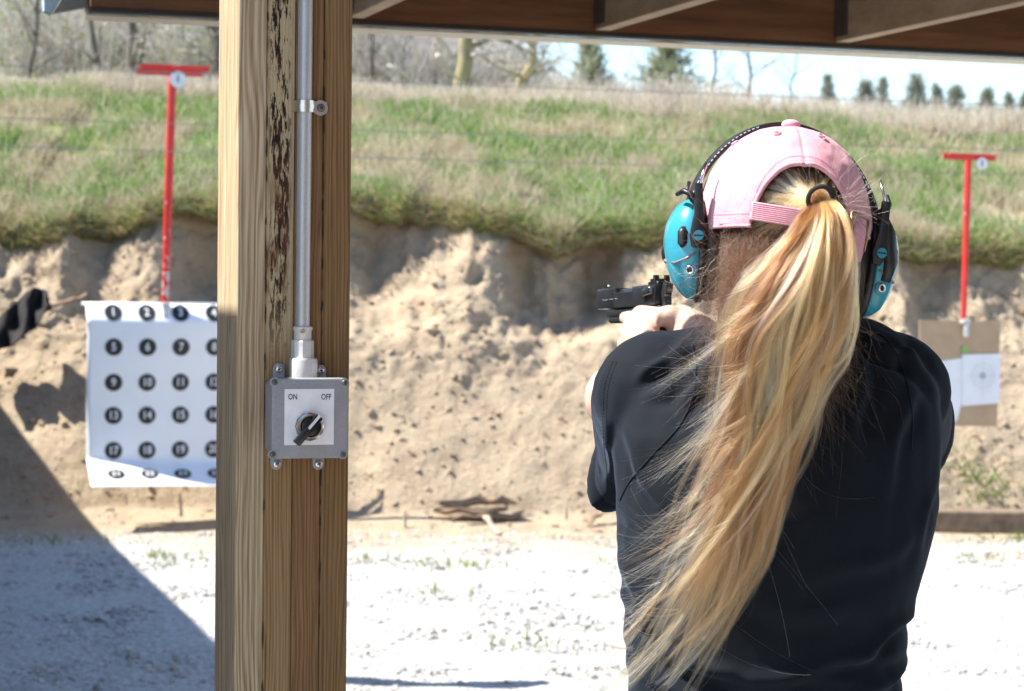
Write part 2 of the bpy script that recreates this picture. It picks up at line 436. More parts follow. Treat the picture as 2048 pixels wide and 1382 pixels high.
# short spring grass on the slope, in tufts, with straw between
g = on_bank(230000, R_LIP+4, R_TOP, -6.5, 7.5)
dn = fbm(g[:, 0]*2.6, g[:, 1]*2.6, 2, 4); gpx = 1024+g[:, 0]/g[:, 1]*FPX
keep = RNG.uniform(-1, 1, len(g)) < (dn*1.1+.42-np.clip((gpx-1600)/400, 0, 1)*.5)
g = g[keep]; dn = dn[keep]; n = len(g)
lush = np.clip(fbm(g[:, 0]*2.3+7, g[:, 1]*2.3, 5, 4)*1.15+.66, 0, 1)
cg = palette(n, [(.13, .25, .055), (.22, .345, .10), (.35, .40, .16)], [3, 4, 2.5]); cd = palette(n, [(.48, .41, .27), (.56, .50, .36), (.34, .30, .17)], [3, 2, 1])
pick = (RNG.uniform(0, 1, n) < lush*.82)[:, None]
props(blades('grass', g, RNG.uniform(.035, .115, n)*(1+.7*np.clip(dn, 0, 1)), RNG.uniform(.0025, .005, n), np.where(pick, cg, cd), .6, M['blade']),
      'short green spring grass growing on the slope above the bare bank', 'grass', kind='stuff')
g = on_bank(5200, R_LIP+6, R_TOP+4, -6.5, 7.5); n = len(g)
props(blades('dead_stalks', g, RNG.uniform(.10, .30, n), RNG.uniform(.0012, .0028, n), palette(n, [(.60, .54, .42), (.50, .42, .30)], [2, 1]), .9, M['blade']), 'scattered dead grass stalks standing among the green grass', 'grass', kind='stuff')
# hanging fringe at the broken edge
g = on_bank(16000, R_LIP-6, R_LIP+12, -5, 6); n = len(g)
o = blades('dry_grass_fringe', g, RNG.uniform(.03, .14, n), RNG.uniform(.0018, .004, n), palette(n, [(.20, .25, .07), (.40, .34, .18), (.22, .15, .08)], [3, 3, 2]), 1.9, M['blade'], bend=.2)
props(o, 'ragged fringe of roots and grass along the broken edge of the bank', 'grass', kind='stuff')
# tall dry grass on the crest
g = on_bank(62000, R_TOP-4, R_TOP+17, -7.5, 8.5); n = len(g)
hh = RNG.uniform(.07, .27, n)*(1+.5*noise(g[:, 0]*1.5, g[:, 1]*1.5))*np.clip((g[:, 1]-16.6)/1.0, .3, 1)
props(blades('dry_grass', g, hh, RNG.uniform(.0018, .0045, n), palette(n, [(.60, .52, .41), (.68, .61, .51), (.48, .41, .31), (.26, .28, .12)], [4, 3, 2, .8]), .55, M['blade']),
      'tall dry straw coloured grass along the top of the bank', 'grass', kind='stuff')
# weeds at the foot of the bank
W = []
for (px, py, D, k) in ((1940, 950, 13.25, 260), (1975, 985, 13.1, 160), (1910, 910, 13.4, 120), (335, 1110, 11.1, 60), (380, 1130, 10.9, 30), (740, 1112, 11.4, 40), (870, 1125, 11.2, 60), (930, 1128, 11.1, 50), (1080, 1283, 8.8, 40), (860, 1180, 10.2, 30), (1230, 1120, 11.3, 30), (2035, 1075, 12.4, 120), (1965, 1110, 11.6, 60), (100, 1080, 11.8, 40), (235, 1080, 11.9, 30), (1780, 620, 14.1, 160), (1340, 560, 14, 60)):
    c = P(px, py, D); W.append(np.array(c)+RNG.normal(0, 1, (k, 3))*np.array([.10, .05, .015 if D < 13 else .07]))
g = np.concatenate(W); g = g[(g[:, 1] > 12.9) | (RNG.uniform(0, 1, len(g)) < .4)]; n = len(g)
props(blades('weeds', g, RNG.uniform(.02, .06, n), RNG.uniform(.003, .006, n), palette(n, [(.10, .20, .03), (.2, .25, .07), (.4, .33, .18)], [3, 2, 1]), .9, M['blade']),
      'small green weeds sprouting at the foot of the bank', 'weeds', kind='stuff')
# clods that fell from the face
g = on_bank(4200, 14, R_LIP-14, -4.4, 5.2); n = len(g)
scatter_stones('rubble', g, RNG.gamma(1.2, .0062, n)+.004, M['soil'], 'crumbled clods of earth lying on the face of the bank', 'rubble')

# ---- side wall of the range, along the firing direction, out of frame to the left: it shades the near yard
def planks_mat(name, a, b, scale=(30, 30, 2)):
    t = NT(name); v = t.co(); oi = t.n('ObjectInfo'); mp = t.mapping(v, scale)
    ad = t.n('VectorMath', operation='ADD'); t.l(mp, ad.inputs[0]); sc = t.n('VectorMath', operation='SCALE'); sc.inputs[3].default_value = 40
    cx = t.n('CombineXYZ'); t.l(oi.outputs['Random'], cx.inputs[0]); t.l(oi.outputs['Random'], cx.inputs[2]); t.l(cx.outputs[0], sc.inputs[0]); t.l(sc.outputs[0], ad.inputs[1])
    n = t.noise(ad.outputs[0], 1.2, 6, .65); t.col(t.ramp(n, [(.3, a), (.7, b)])); t.set(Roughness=.8); t.bump(n, .4, .004); return t.m
M['grey_plank'] = planks_mat('weathered_plank', (.18, .15, .12), (.36, .31, .25), (3, 3, 14))
E0 = P(430, 1300, 8.64); E0.z = 0
WH = 2.5
hs = Vector((to_sun.x, to_sun.y, 0)); k = WH/to_sun.z
w0 = E0 + hs*k                                   # foot of the wall below its shading edge
wall = empty('side_wall', w0+RD*-7, 'tall timber side wall running from the shelter to the bank', 'wall')
for i in range(11):
    z = .115+i*.2275
    MB().box(w0+RD*.5+ZD*z, .05, 15.0, .2245, (UD, RD, ZD), .004).build('plank', M['grey_plank'], wall)
for s in range(7):
    MB().box(w0+RD*(-6.8+s*2.4)-UD*.075+ZD*1.2, .09, .09, 2.4, (UD, RD, ZD), .004).build('post', M['grey_plank'], wall)

# thick stake added unseen behind the timber post, to throw a shadow across the gravel
sk = P(622, 1366, 8.02); sk.z = 0
skm = MB(); skm.box(sk+ZD*.56, .11, .11, 1.12, (UD, RD, ZD), .008, 2); skm.prism([(-.055, -.055), (.055, -.055), (.055, .055), (-.055, .055)], sk, UD, RD, ZD, 1.12, 1.15, .025, 2)
props(skm.build('shadow_stake', M['grey_plank'], None, loc=tuple(sk)), 'added square stake, unseen behind the post, that casts the shadow streak on the gravel', 'stake')
# ================================================================ trees and thicket beyond the bank
def twig_strands(roots, dirs, lens, rads, k=6, wob=.25, droop=0.0):
    n = len(roots); pos = np.empty((n, k, 3)); p = np.array(roots, float); d = np.array(dirs, float)
    d /= np.linalg.norm(d, axis=1)[:, None]+1e-9
    for i in range(k):
        pos[:, i] = p
        d = d + RNG.normal(0, wob, (n, 3))*.6; d[:, 2] -= droop; d /= np.linalg.norm(d, axis=1)[:, None]
        p = p + d*(np.array(lens)/(k-1))[:, None]
    return pos, np.array(rads)[:, None]*np.linspace(1, .25, k)[None, :]
def bare_tree(base, pts, r0, seed, label, mat, tint, n_limb=8, n_twig=260, cat='tree', group='bare trees behind the bank', start=.3, name='bare_tree'):
    rg = random.Random(seed); base = Vector(base)
    t = empty(name, base, label, cat, group)
    mb = MB(); k = len(pts); rr = [r0*(1.25 if i == 0 else 1)*(1-.55*i/(k-1)) for i in range(k)]
    mb.tube(pts, rr, 9)
    starts = []; dirs = []; L = []
    total = (Vector(pts[-1])-Vector(pts[0])).length
    for i in range(n_limb):
        f = start+(1-start)*rg.random(); q = f*(k-1); a = min(int(q), k-2); p = Vector(pts[a]).lerp(Vector(pts[a+1]), q-a)
        an = rg.uniform(0, 6.28); d = Vector((math.cos(an), math.sin(an)*.6, rg.uniform(.2, 1.1))).normalized(); ln = total*rg.uniform(.18, .4)
        lp = [p]; 
        for s in range(5):
            d = (d+Vector((rg.gauss(0, .18), rg.gauss(0, .18), rg.gauss(.04, .15)))).normalized(); lp.append(lp[-1]+d*ln/5)
        mb.tube(lp, [r0*.32*(1-.16*s) for s in range(6)], 5)
        for s in range(n_twig//n_limb):
            j = rg.randrange(1, 6); starts.append(lp[j]); dirs.append(d+Vector((rg.gauss(0, .7), rg.gauss(0, .7), rg.gauss(.1, .6)))); L.append(ln*rg.uniform(.2, .7))
    mb.build('trunk', mat, t, smooth=True)
    pos, rad = twig_strands(starts, dirs, L, [r0*rg.uniform(.04, .11) for _ in L], 6, .3)
    strands('crown', pos, rad, palette(len(L), tint, [1]*len(tint)), M['twig'], t)
    return t
GREY = [(.42, .38, .35), (.52, .48, .44), (.30, .27, .25)]
def line(a, b, D0, D1, k=6, wob=.03, below=.8, seed=0):
    rg = random.Random(seed); A, B = P(*a, D0), P(*b, D1); d = B-A
    pts = [A-d.normalized()*below]+[A.lerp(B, i/(k-1))+Vector((rg.gauss(0, wob), rg.gauss(0, wob), 0)) for i in range(k)]
    return pts
def trunk_tree(a, b, D, r, seed, label, mat, **kw):
    pts = line(a, b, D, D, seed=seed); return bare_tree(pts[0], pts, r, seed, label, mat, GREY, **kw)
trunk_tree((205, 190), (175, -60), 25, .055, 1, 'slim dark leaning trunk nearest the sheet of numbered dots', M['bark'], n_twig=160)
trunk_tree((258, 190), (268, -90), 26, .085, 2, 'stout dark forked trunk just beside the tall red target carrier', M['bark'], n_twig=200)
trunk_tree((292, 160), (268, 60), 26.2, .04, 3, 'thin dark side stem leaning against the stout forked trunk', M['bark'], n_limb=2, n_twig=20)
trunk_tree((438, 190), (415, -60), 24, .055, 4, 'dark bare tree half hidden by the timber post', M['bark'], n_twig=260)
trunk_tree((925, 190), (942, -160), 24, .105, 5, 'thick upright trunk with yellow lichen behind the bank', M['bark_lichen'], n_twig=300)
trunk_tree((1030, 200), (1102, 20), 26, .075, 6, 'lichened trunk leaning towards the open sky', M['bark_lichen'], n_twig=220)
trunk_tree((825, 190), (800, -40), 29, .06, 7, 'grey bare tree between the post and the lichened trunk', M['bark'], n_twig=420)
trunk_tree((880, 185), (868, -60), 31, .055, 8, 'grey bare tree just behind the lichened trunk', M['bark'], n_twig=420)
trunk_tree((735, 190), (742, -40), 28, .05, 9, 'grey bare sapling close beside the post', M['bark'], n_twig=420)
trunk_tree((1500, 215), (1498, 60), 34, .035, 10, 'thin bare sapling standing against the open sky', M['bark'], n_twig=160, n_limb=7)
trunk_tree((1575, 225), (1600, 90), 36, .022, 11, 'wispy leaning sapling against the open sky', M['bark'], n_twig=90, n_limb=5)
trunk_tree((1420, 210), (1440, 40), 33, .03, 12, 'bare twiggy tree in front of the broad pine', M['bark'], n_twig=260, n_limb=9)
trunk_tree((60, 190), (80, -60), 27, .045, 13, 'grey bare tree at the far left of the thicket', M['bark'], n_twig=380)
trunk_tree((350, 190), (372, -60), 28, .04, 14, 'grey bare tree behind the red target carrier', M['bark'], n_twig=380)
# pale dead branches leaning in the thicket
for i, (a, b, r, lb) in enumerate((((868, 62), (912, 118), .035, 'pale broken bough leaning on the lichened trunk from above'), ((884, 122), (916, 160), .03, 'short pale broken branch leaning on the lichened trunk'), ((790, 140), (850, 178), .022, 'pale dead branch sunk in the dry grass by the post'), ((960, 108), (1030, 97), .02, 'pale level dead branch between the two lichened trunks'))):
    pts = line(a, b, 23.6, 23.8, below=.1, wob=.012, seed=i)
    props(MB().tube(pts, [r*(1-.08*j) for j in range(len(pts))], 7).build('dead_branch', plain('dead_wood_%d' % i, (.46, .42, .36), .9), None, True, loc=pts[0]), lb, 'branch')
# conifers
def conifer(px, ytop, ybase, hw, D, seed, label, tint):
    rg = np.random.default_rng(seed); S = FPX/D
    top = P(px, ytop, D); base = P(px, ybase+25, D); H = top.z-base.z; rad = hw/S*1.35
    t = empty('pine_tree', base, label, 'tree', 'pines beyond the bank')
    mb = MB(); mb.tube([base, base.lerp(top, .5), top], [rad*.09+.02, rad*.06+.012, .008], 7)
    n = 26; st = []; di = []; ln = []
    for i in range(n):
        f = (i+.5)/n; z = base.lerp(top, .08+.92*f); w = rad*(1-f)**1.15*(.45+1.0*rg.random())+rad*.03
        for j in range(5):
            a = rg.uniform(0, 6.28); tip = z+Vector((math.cos(a)*w, math.sin(a)*w, w*rg.uniform(.0, .35)))
            mb.tube([z, z.lerp(tip, .5)+Vector((0, 0, -.04*w)), tip], [.012, .009, .004], 3, cap=False)
            for q in range(9):
                u = rg.uniform(.2, 1.0); p = z.lerp(tip, u); st.append(p); di.append((tip-z).normalized()*.6+Vector(rg.normal(0, .55, 3))+Vector((0, 0, .25))); ln.append(rg.uniform(.10, .24)*(.5+rad))
    mb.build('trunk', M['bark'], t, True)
    pos, r = twig_strands(st, di, ln, rg.uniform(.006, .015, len(st))*(.6+rad*.6), 3, .1)
    strands('crown', pos, r, palette(len(st), tint, [1]*len(tint), .3), M['needle'], t)
PINE = [(.21, .24, .19), (.28, .31, .25), (.36, .38, .32)]; PINE2 = [(.25, .28, .18), (.33, .35, .24), (.40, .40, .29)]
for i, (px, yt, yb, hw, D, lb) in enumerate((
        (1180, 82, 195, 52, 36, 'rounded olive pine beside the leaning lichened trunk'), (1335, 68, 205, 78, 38, 'broad olive pine left of the shooter, the largest of all'),
        (1655, 152, 222, 20, 52, 'slim lone pine just above the pink cap'), (1733, 165, 238, 34, 50, 'pine with a twin on its far side, above the ear cup'), (1766, 158, 236, 20, 54, 'narrow pointed twin pine behind a fuller one'),
        (1832, 156, 240, 38, 47, 'tallest full dark pine in the row above the right target'), (1874, 174, 240, 24, 52, 'small pine tucked beside the tallest dark pine'), (1912, 177, 246, 32, 48, 'pine above the smaller red target carrier'),
        (1975, 180, 248, 30, 49, 'pine second from the right edge of the row'), (2018, 190, 248, 20, 53, 'small pine between the last two of the row'), (2052, 186, 250, 26, 49, 'pine cut off by the right edge of the picture'))):
    conifer(px, yt, yb, hw, D, 30+i, lb, PINE2 if i < 2 else PINE)
# twiggy shrubs: each a clump of stems
def shrub(px, ybase, hpx, wpx, D, seed, label, tint, n=520, leafy=0):
    S = FPX/D; b = P(px, ybase, D); h = hpx/S; w = wpx/S
    t = empty('bare_shrub', b, label, 'shrub', 'twiggy shrubs behind the bank')
    k = n; st = np.array(b)+RNG.normal(0, 1, (k, 3))*np.array([w*.28, w*.2, .02]); st[:, 2] = b.z-.3
    di = np.stack([RNG.normal(0, .38, k), RNG.normal(0, .3, k), np.ones(k)], -1)
    pos, r = twig_strands(st, di, h*RNG.uniform(.45, 1.2, k)+.3, RNG.uniform(.003, .011, k), 8, .16)
    q = RNG.integers(0, k, k*2); j = RNG.integers(3, 8, k*2); s2 = pos[q, j]
    p2, r2 = twig_strands(s2, RNG.normal(0, .8, (k*2, 3))+np.array([0, 0, .5]), h*RNG.uniform(.08, .3, k*2), RNG.uniform(.002, .005, k*2), 8, .25)
    col = palette(k*3, tint, [1]*len(tint), .3)
    strands('stems', np.concatenate([pos, p2]), np.concatenate([r, r2]), col, M['twig'], t)
    if leafy:
        q = RNG.integers(0, k*2, leafy); s3 = p2[q, RNG.integers(2, 8, leafy)]
        p3, r3 = twig_strands(s3, RNG.normal(0, 1, (leafy, 3)), RNG.uniform(.04, .10, leafy), RNG.uniform(.010, .022, leafy), 3, .1)
        strands('buds', p3, r3, palette(leafy, [(.24, .28, .08), (.30, .31, .13), (.20, .22, .10)], [1, 1, 1]), M['needle'], t)
TW = [(.50, .46, .43), (.60, .56, .52), (.38, .345, .325), (.66, .62, .58)]
TB = [(.54, .48, .41), (.62, .56, .48), (.45, .40, .34)]
for i, a in enumerate((
        (20, 185, 230, 150, 30, 'grey twiggy shrub with yellow green buds at the left edge', TW, 520, 1500), (115, 185, 210, 130, 28, 'dense grey shrub under the end of the eave', TW, 620, 500),
        (215, 185, 210, 120, 29, 'grey shrub between the two dark trunks', TW, 520, 500), (330, 185, 200, 140, 30, 'budding olive shrub behind the tall red target carrier', TW, 560, 1500),
        (420, 185, 190, 90, 27, 'grey shrub half hidden behind the timber post', TW, 460, 600), (720, 190, 190, 110, 29, 'grey shrub beside the timber post, under the eave', TW, 520, 100),
        (800, 190, 190, 120, 30, 'dense grey shrub between the post and the lichened trunk', TW, 560, 0), (880, 192, 150, 100, 28, 'tangled grey shrub at the foot of the lichened trunk', TW, 520, 0),
        (985, 195, 140, 110, 29, 'tangled grey shrub between the two lichened trunks', TW, 620, 0), (1090, 198, 60, 110, 30, 'low brown shrub right of the leaning trunk', TB, 420, 0),
        (1215, 202, 48, 130, 30, 'low brown shrub in front of the rounded olive pine', TB, 380, 0), (1340, 208, 55, 140, 31, 'low brown shrub in front of the broad olive pine', TB, 420, 0),
        (1450, 214, 55, 120, 32, 'sparse brown shrub below the thin sapling', TB, 240, 0), (1590, 222, 40, 130, 30, 'very low tan brush under the open sky', TB, 260, 0),
        (1720, 236, 45, 140, 34, 'low tan brush in front of the twin pines', TB, 300, 0), (1860, 246, 48, 150, 34, 'low tan brush in front of the tallest dark pine', TB, 320, 0), (1990, 252, 45, 130, 34, 'low tan brush at the right end of the row of pines', TB, 300, 0))):
    shrub(*a[:5], 60+i, a[5], a[6], a[7], a[8])
# the wood behind, read as one mass
n = 9000; D = RNG.uniform(38, 66, n); px = np.where(RNG.uniform(0, 1, n) < .66, RNG.uniform(-160, 480, n), RNG.uniform(640, 1130, n))
st = np.stack([(px-1024)/FPX*D, D, np.full(n, 2.0)], -1)
hh = np.where(px < 600, RNG.uniform(3, 11, n), RNG.uniform(2, 7.5, n)*np.clip((1190-px)/350, .3, 1))
pos, r = twig_strands(st, np.stack([RNG.normal(0, .16, n), RNG.normal(0, .1, n), np.ones(n)], -1), hh, RNG.uniform(.008, .035, n), 8, .16)
q = RNG.integers(0, n, 30000); j = RNG.integers(2, 8, 30000)
p2, r2 = twig_strands(pos[q, j], RNG.normal(0, .8, (30000, 3))+np.array([0, 0, .3]), RNG.uniform(.4, 1.6, 30000), RNG.uniform(.006, .02, 30000), 8, .25)
col = palette(n+30000, TW+[(.36, .38, .22), (.42, .43, .30)], [3, 3, 2, 3, 2, 2], .3)
props(strands('distant_woods', np.concatenate([pos, p2]), np.concatenate([r, r2]), col, M['twig'], loc=(0, 40, 2)), 'mass of bare grey woodland far behind the bank', 'woods', kind='stuff')
n = 5200; D = RNG.uniform(55, 95, n); px = RNG.uniform(1100, 2200, n)
st = np.stack([(px-1024)/FPX*D, D, np.full(n, 2.2)], -1); hh = RNG.uniform(.8, 3.4, n)*(1+.5*noise(px*.012, 0))*np.clip(1.5-(px-1100)/2600, .8, 1.5)
pos, r = twig_strands(st, np.stack([RNG.normal(0, .2, n), RNG.normal(0, .1, n), np.ones(n)], -1), hh, RNG.uniform(.008, .03, n), 7, .22)
props(strands('far_brush', pos, r, palette(n, [(.50, .46, .44), (.58, .54, .50), (.38, .38, .31)], [2, 2, 1.5], .25), M['twig'], loc=(8, 60, 2)), 'hazy band of far brush under the row of pines', 'brush', kind='stuff')
# far low hills
hx = np.linspace(-900, 900, 160); V = []; F = []
for j, (d, zf) in enumerate(((620, 0), (760, 1), (1000, .9), (1500, 0))):
    for i, x in enumerate(hx):
        V.append((x, d, 2+zf*(21+9*float(fbm(x*.006, j*.1, 2, 4)))))
k = len(hx); F = [(j*k+i, j*k+i+1, (j+1)*k+i+1, (j+1)*k+i) for j in range(3) for i in range(k-1)]
props(mesh('hills', V, F, plain('far_hill', (.20, .21, .19), .9, 0, .3, .02), smooth=True), 'low wooded hills on the horizon', 'hills', kind='structure')
# ================================================================ the shelter: eave, joists, roof sheet
PF0 = P(587, 700, 2.70); PF0.z = 0                      # middle of the post's shooter-side face, at the ground
def plane_hit(O, px, py, off=0.0):
    """(u, z, point) where the ray of a pixel meets the plane through O facing the shooters, moved off towards them"""
    d = ray(px, py); o = Vector((0, 0, EYE)); Q = O+ND*off
    t = (Q-o).dot(ND)/d.dot(ND); p = o+d*t
    return (p-O).dot(UD), p.z, p
M['brown_wood'] = planks_mat('stained_brown_wood', (.12, .045, .016), (.28, .125, .048), (2.2, 2.2, 26))
M['joist_wood'] = planks_mat('joist_wood', (.36, .24, .14), (.60, .44, .29), (4, 4, 12))
M['trim'] = plain('cream_metal_trim', (.86, .76, .58), .45, 0, .06)
M['gap_dark'] = plain('dark_gap', (.035, .03, .025), .6)
M['olive_metal'] = plain('dull_olive_metal', (.24, .22, .17), .5, 0, .15, 12)
M['pale_metal'] = plain('pale_blue_metal', (.45, .58, .60), .4, 0, .05)
M['roof_sheet'] = plain('brown_roof_sheet', (.20, .14, .10), .5, 0, .1)
M['hanger'] = plain('dull_galvanised', (.18, .17, .165), .5, .7, .2)
HO = Vector((0, 4.9, 0))
uL, zL, _ = plane_hit(HO, 180, 10); u7, zb, _ = plane_hit(HO, 1024, 56)
shelter = empty('shelter_roof', HO+UD*1.5, 'brown timber shelter roof with a cream edge over the firing line', 'roof')
def hb(u0, u1, n0, n1, z0, z1, name, mat, bev=.002):
    return MB().box(HO+UD*((u0+u1)/2)+ND*((n0+n1)/2)+ZD*((z0+z1)/2), u1-u0, n1-n0, z1-z0, (UD, ND, ZD), bev).build(name, mat, shelter)
uR = 3.6
hb(uL, uR, -.038, 0, zb, zb+.235, 'fascia_board', M['brown_wood'])
hb(uL, uR, -.036, .003, zb-.009, zb-.0005, 'dark_gap', M['gap_dark'], 0)  # dark strip painted for the shaded gap and stained edge under the board
hb(uL-.005, uR, -.062, -.041, zb-.006, zb+.245, 'drip_edge', M['trim'])
q = [HO+UD*u+ND*n+ZD*z for u in (uL-.004, uR) for n, z in ((-.039, zb-.0095), (-.037, zb-.0125), (-.056, zb-.022), (-.058, zb-.019))]
mesh('drip_lip', q, [(0, 1, 5, 4), (1, 2, 6, 5), (2, 3, 7, 6), (3, 0, 4, 7), (3, 2, 1, 0), (4, 5, 6, 7)], M['trim'], shelter)
# eave return at the open end
ua, za, _ = plane_hit(HO, 97, 20)
g = MB(); g.prism([(ua+.012, za-.004), (uL-.008, za+.012), (uL+.03, za+.12), (ua+.09, za+.12)], HO, UD, ZD, ND, -.05, -.02); g.build('eave_return', M['olive_metal'], shelter)
g = MB(); g.prism([(ua-.006, za+.002), (ua+.010, za-.004), (ua+.085, za+.12), (ua-.012, za+.12)], HO, UD, ZD, ND, -.07, -.025); g.build('end_flashing', M['pale_metal'], shelter)
PITCH_ROOF = .125
def roof_z(n): return zb+.25+PITCH_ROOF*n
rq = [(uL-.02, -.05), (uR, -.05), (uR, 7), (uL-.02, 7)]
V = [HO+UD*u+ND*n+ZD*(roof_z(n)+dz) for dz in (0, .045) for u, n in rq]
mesh('roof_sheet', V, [(3, 2, 1, 0), (4, 5, 6, 7), (0, 1, 5, 4), (1, 2, 6, 5), (2, 3, 7, 6), (3, 0, 4, 7)], M['roof_sheet'], shelter)
for px, py in ((700, 30), (1195, 66), (1675, 93), (2165, 118)):
    u, z, _ = plane_hit(HO, px, py)
    hb(u-.019+.012, u+.019+.012, .001, 6.5, zb+.004, zb+.145, 'joist', M['joist_wood'])
    h = MB()
    for s in (-1, 1): h.box(HO+UD*(u+.012+s*.0215)+ND*.035+ZD*(zb+.075), .002, .066, .12, (UD, ND, ZD))
    h.build('joist_hanger', M['hanger'], shelter)

MB().box(HO+UD*1.2+ND*6.85+ZD*1.45, 6.4, .12, 2.9, (UD, ND, ZD), .003).build('back_wall', M['roof_sheet'], shelter)
# ================================================================ the laminated timber post
def post_wood(name, dark, mid, lite, stain=0.0, seams=(), freq=1000., wander=48.):
    t = NT(name); v = t.mapping(t.co(), rot=(0, 0, -ALPHA)); sp = t.n('SeparateXYZ'); t.l(v, sp.inputs[0])
    oi = t.n('ObjectInfo'); u, w, z = sp.outputs
    off = t.math('MULTIPLY', oi.outputs['Random'], 30.0)
    cx = t.n('CombineXYZ'); t.l(t.math('ADD', u, off), cx.inputs[0]); t.l(t.math('ADD', w, off), cx.inputs[1]); t.l(z, cx.inputs[2])
    broad = t.noise(t.mapping(cx.outputs[0], (9, 9, 1.9)), 1, 3, .5)          # how the rings wander
    ph = t.math('ADD', t.math('MULTIPLY', t.math('ADD', u, t.math('MULTIPLY', w, .6)), freq), t.math('MULTIPLY', broad, wander))
    ph = t.math('ADD', ph, t.math('MULTIPLY', t.noise(t.mapping(cx.outputs[0], (70, 70, 1.6)), 1, 3, .6), 20))
    rings = t.math('ADD', t.math('MULTIPLY', t.math('SINE', ph), .5), .5)
    fine = t.noise(t.mapping(cx.outputs[0], (420, 420, 7)), 1, 4, .65)
    tone = t.noise(t.mapping(cx.outputs[0], (26, 26, 1.6)), 1, 4, .6)
    c = t.ramp(rings, [(.0, lite), (.6, mid), (.9, tuple((x+y)/2 for x, y in zip(dark, mid))), (1.0, dark)])
    c = t.mix(.40, c, t.ramp(tone, [(.3, dark), (.52, mid), (.75, lite)]))
    c = t.mix(.30, c, t.ramp(fine, [(.3, tuple(x*.75 for x in dark)), (.6, lite)]))
    # knots and pencil scuffs
    sc = t.noise(t.mapping(v, (60, 60, 22)), 1, 5, .7)
    c = t.mix(t.math('MULTIPLY', t.ramp(sc, [(.70, (0, 0, 0)), (.76, (1, 1, 1))]), .7), c, (.10, .06, .035))
    ck = t.noise(t.mapping(cx.outputs[0], (340, 340, 2.2)), 1, 3, .6)
    c = t.mix(t.math('MULTIPLY', t.ramp(ck, [(.685, (0, 0, 0)), (.72, (1, 1, 1))]), .75), c, tuple(x*.45 for x in dark))
    if stain:
        # flaking dark glue and rust, in runs down the grain
        lo, hi = seams[0], seams[1]
        n1 = t.noise(t.mapping(v, (260, 260, 40)), 1, 6, .72, .3); n2 = t.noise(t.mapping(v, (24, 24, 3.4)), 1, 3, .5)
        zz = t.band(z, 1.46, 2.3, .07)
        k = t.math('MULTIPLY', t.math('MULTIPLY', t.band(u, lo, hi, .004), zz), 1.0)
        run = t.math('ADD', t.math('MULTIPLY', n1, .72), t.math('MULTIPLY', n2, .55))
        k = t.math('MULTIPLY', k, t.ramp(run, [(.645, (0, 0, 0)), (.67, (1, 1, 1))]))
        pale = t.math('MULTIPLY', t.band(u, lo-.006, hi+.010, .004), t.band(z, 1.45, 2.4, .06))
        c = t.mix(t.math('MULTIPLY', pale, .45), c, (.66, .57, .36))
        c = t.mix(k, c, t.ramp(t.noise(v, 30, 4), [(.50, (.018, .010, .009)), (.72, (.075, .024, .011))]))
        rust = t.math('MULTIPLY', t.math('MULTIPLY', t.band(u, lo-.008, hi, .006), t.band(z, 1.50, 1.66, .03)), t.ramp(t.noise(t.mapping(v, (60, 60, 11)), 1, 5, .6), [(.46, (0, 0, 0)), (.56, (1, 1, 1))]))
        c = t.mix(t.math('MULTIPLY', rust, .85), c, (.12, .042, .018))
    t.col(c); t.set(Roughness=.72); t.b.inputs['Specular IOR Level'].default_value = .25
    t.bump(t.math('ADD', t.math('MULTIPLY', rings, .6), fine), .35, .0015); return t.m
PW, PDEP, PH = .1462, .140, 2.50
ply = PW/4
post = empty('timber_post', PF0, 'laminated timber post carrying a conduit and a switch box', 'post')
PLY = [post_wood('post_ply_tan', (.17, .092, .036), (.41, .29, .165), (.66, .55, .385)),
       post_wood('post_ply_stained', (.14, .07, .026), (.27, .155, .066), (.41, .275, .14), 1, (-.033, -.006), 1300, 26),
       post_wood('post_ply_red', (.08, .036, .013), (.195, .10, .041), (.31, .182, .085), freq=1150),
       post_wood('post_ply_brown', (.085, .042, .014), (.20, .107, .043), (.30, .182, .082), freq=1250, wander=30)]
for i in range(4):
    u0 = -PW/2+i*ply
    d = (.0, .0012, .0006, .0003)[i]
    MB().box(PF0+UD*(u0+ply/2)-ND*(PDEP/2+d)+ZD*(PH/2), ply-.0007, PDEP, PH, (UD, ND, ZD), .0012).build('plank', PLY[i], post)
# dark glue squeezed out of the seams
M['glue'] = plain('dark_glue', (.018, .013, .011), .55, 0, .3, 200)
for i, (u, segs) in enumerate(((-ply, ((.35, 1.38), (1.42, 2.35))), (ply, ((1.0, 2.4),)))):
    for z0, z1 in segs:
        mb = MB(); z = z0
        while z < z1:
            ln = random.uniform(.004, .035); wd = random.uniform(.0005, .0022)
            if random.random() < .62:
                mb.tube([PF0+UD*(u+random.uniform(-.0005, .0007))+ND*.0002+ZD*(z+ln*f) for f in (0, .3, .7, 1)], [wd*.3, wd, wd*.8, wd*.2], 5, flat=.5)
            z += ln+random.uniform(0, .015)
        mb.build('glue_bead', M['glue'], post, True)['kind'] = 'stuff'

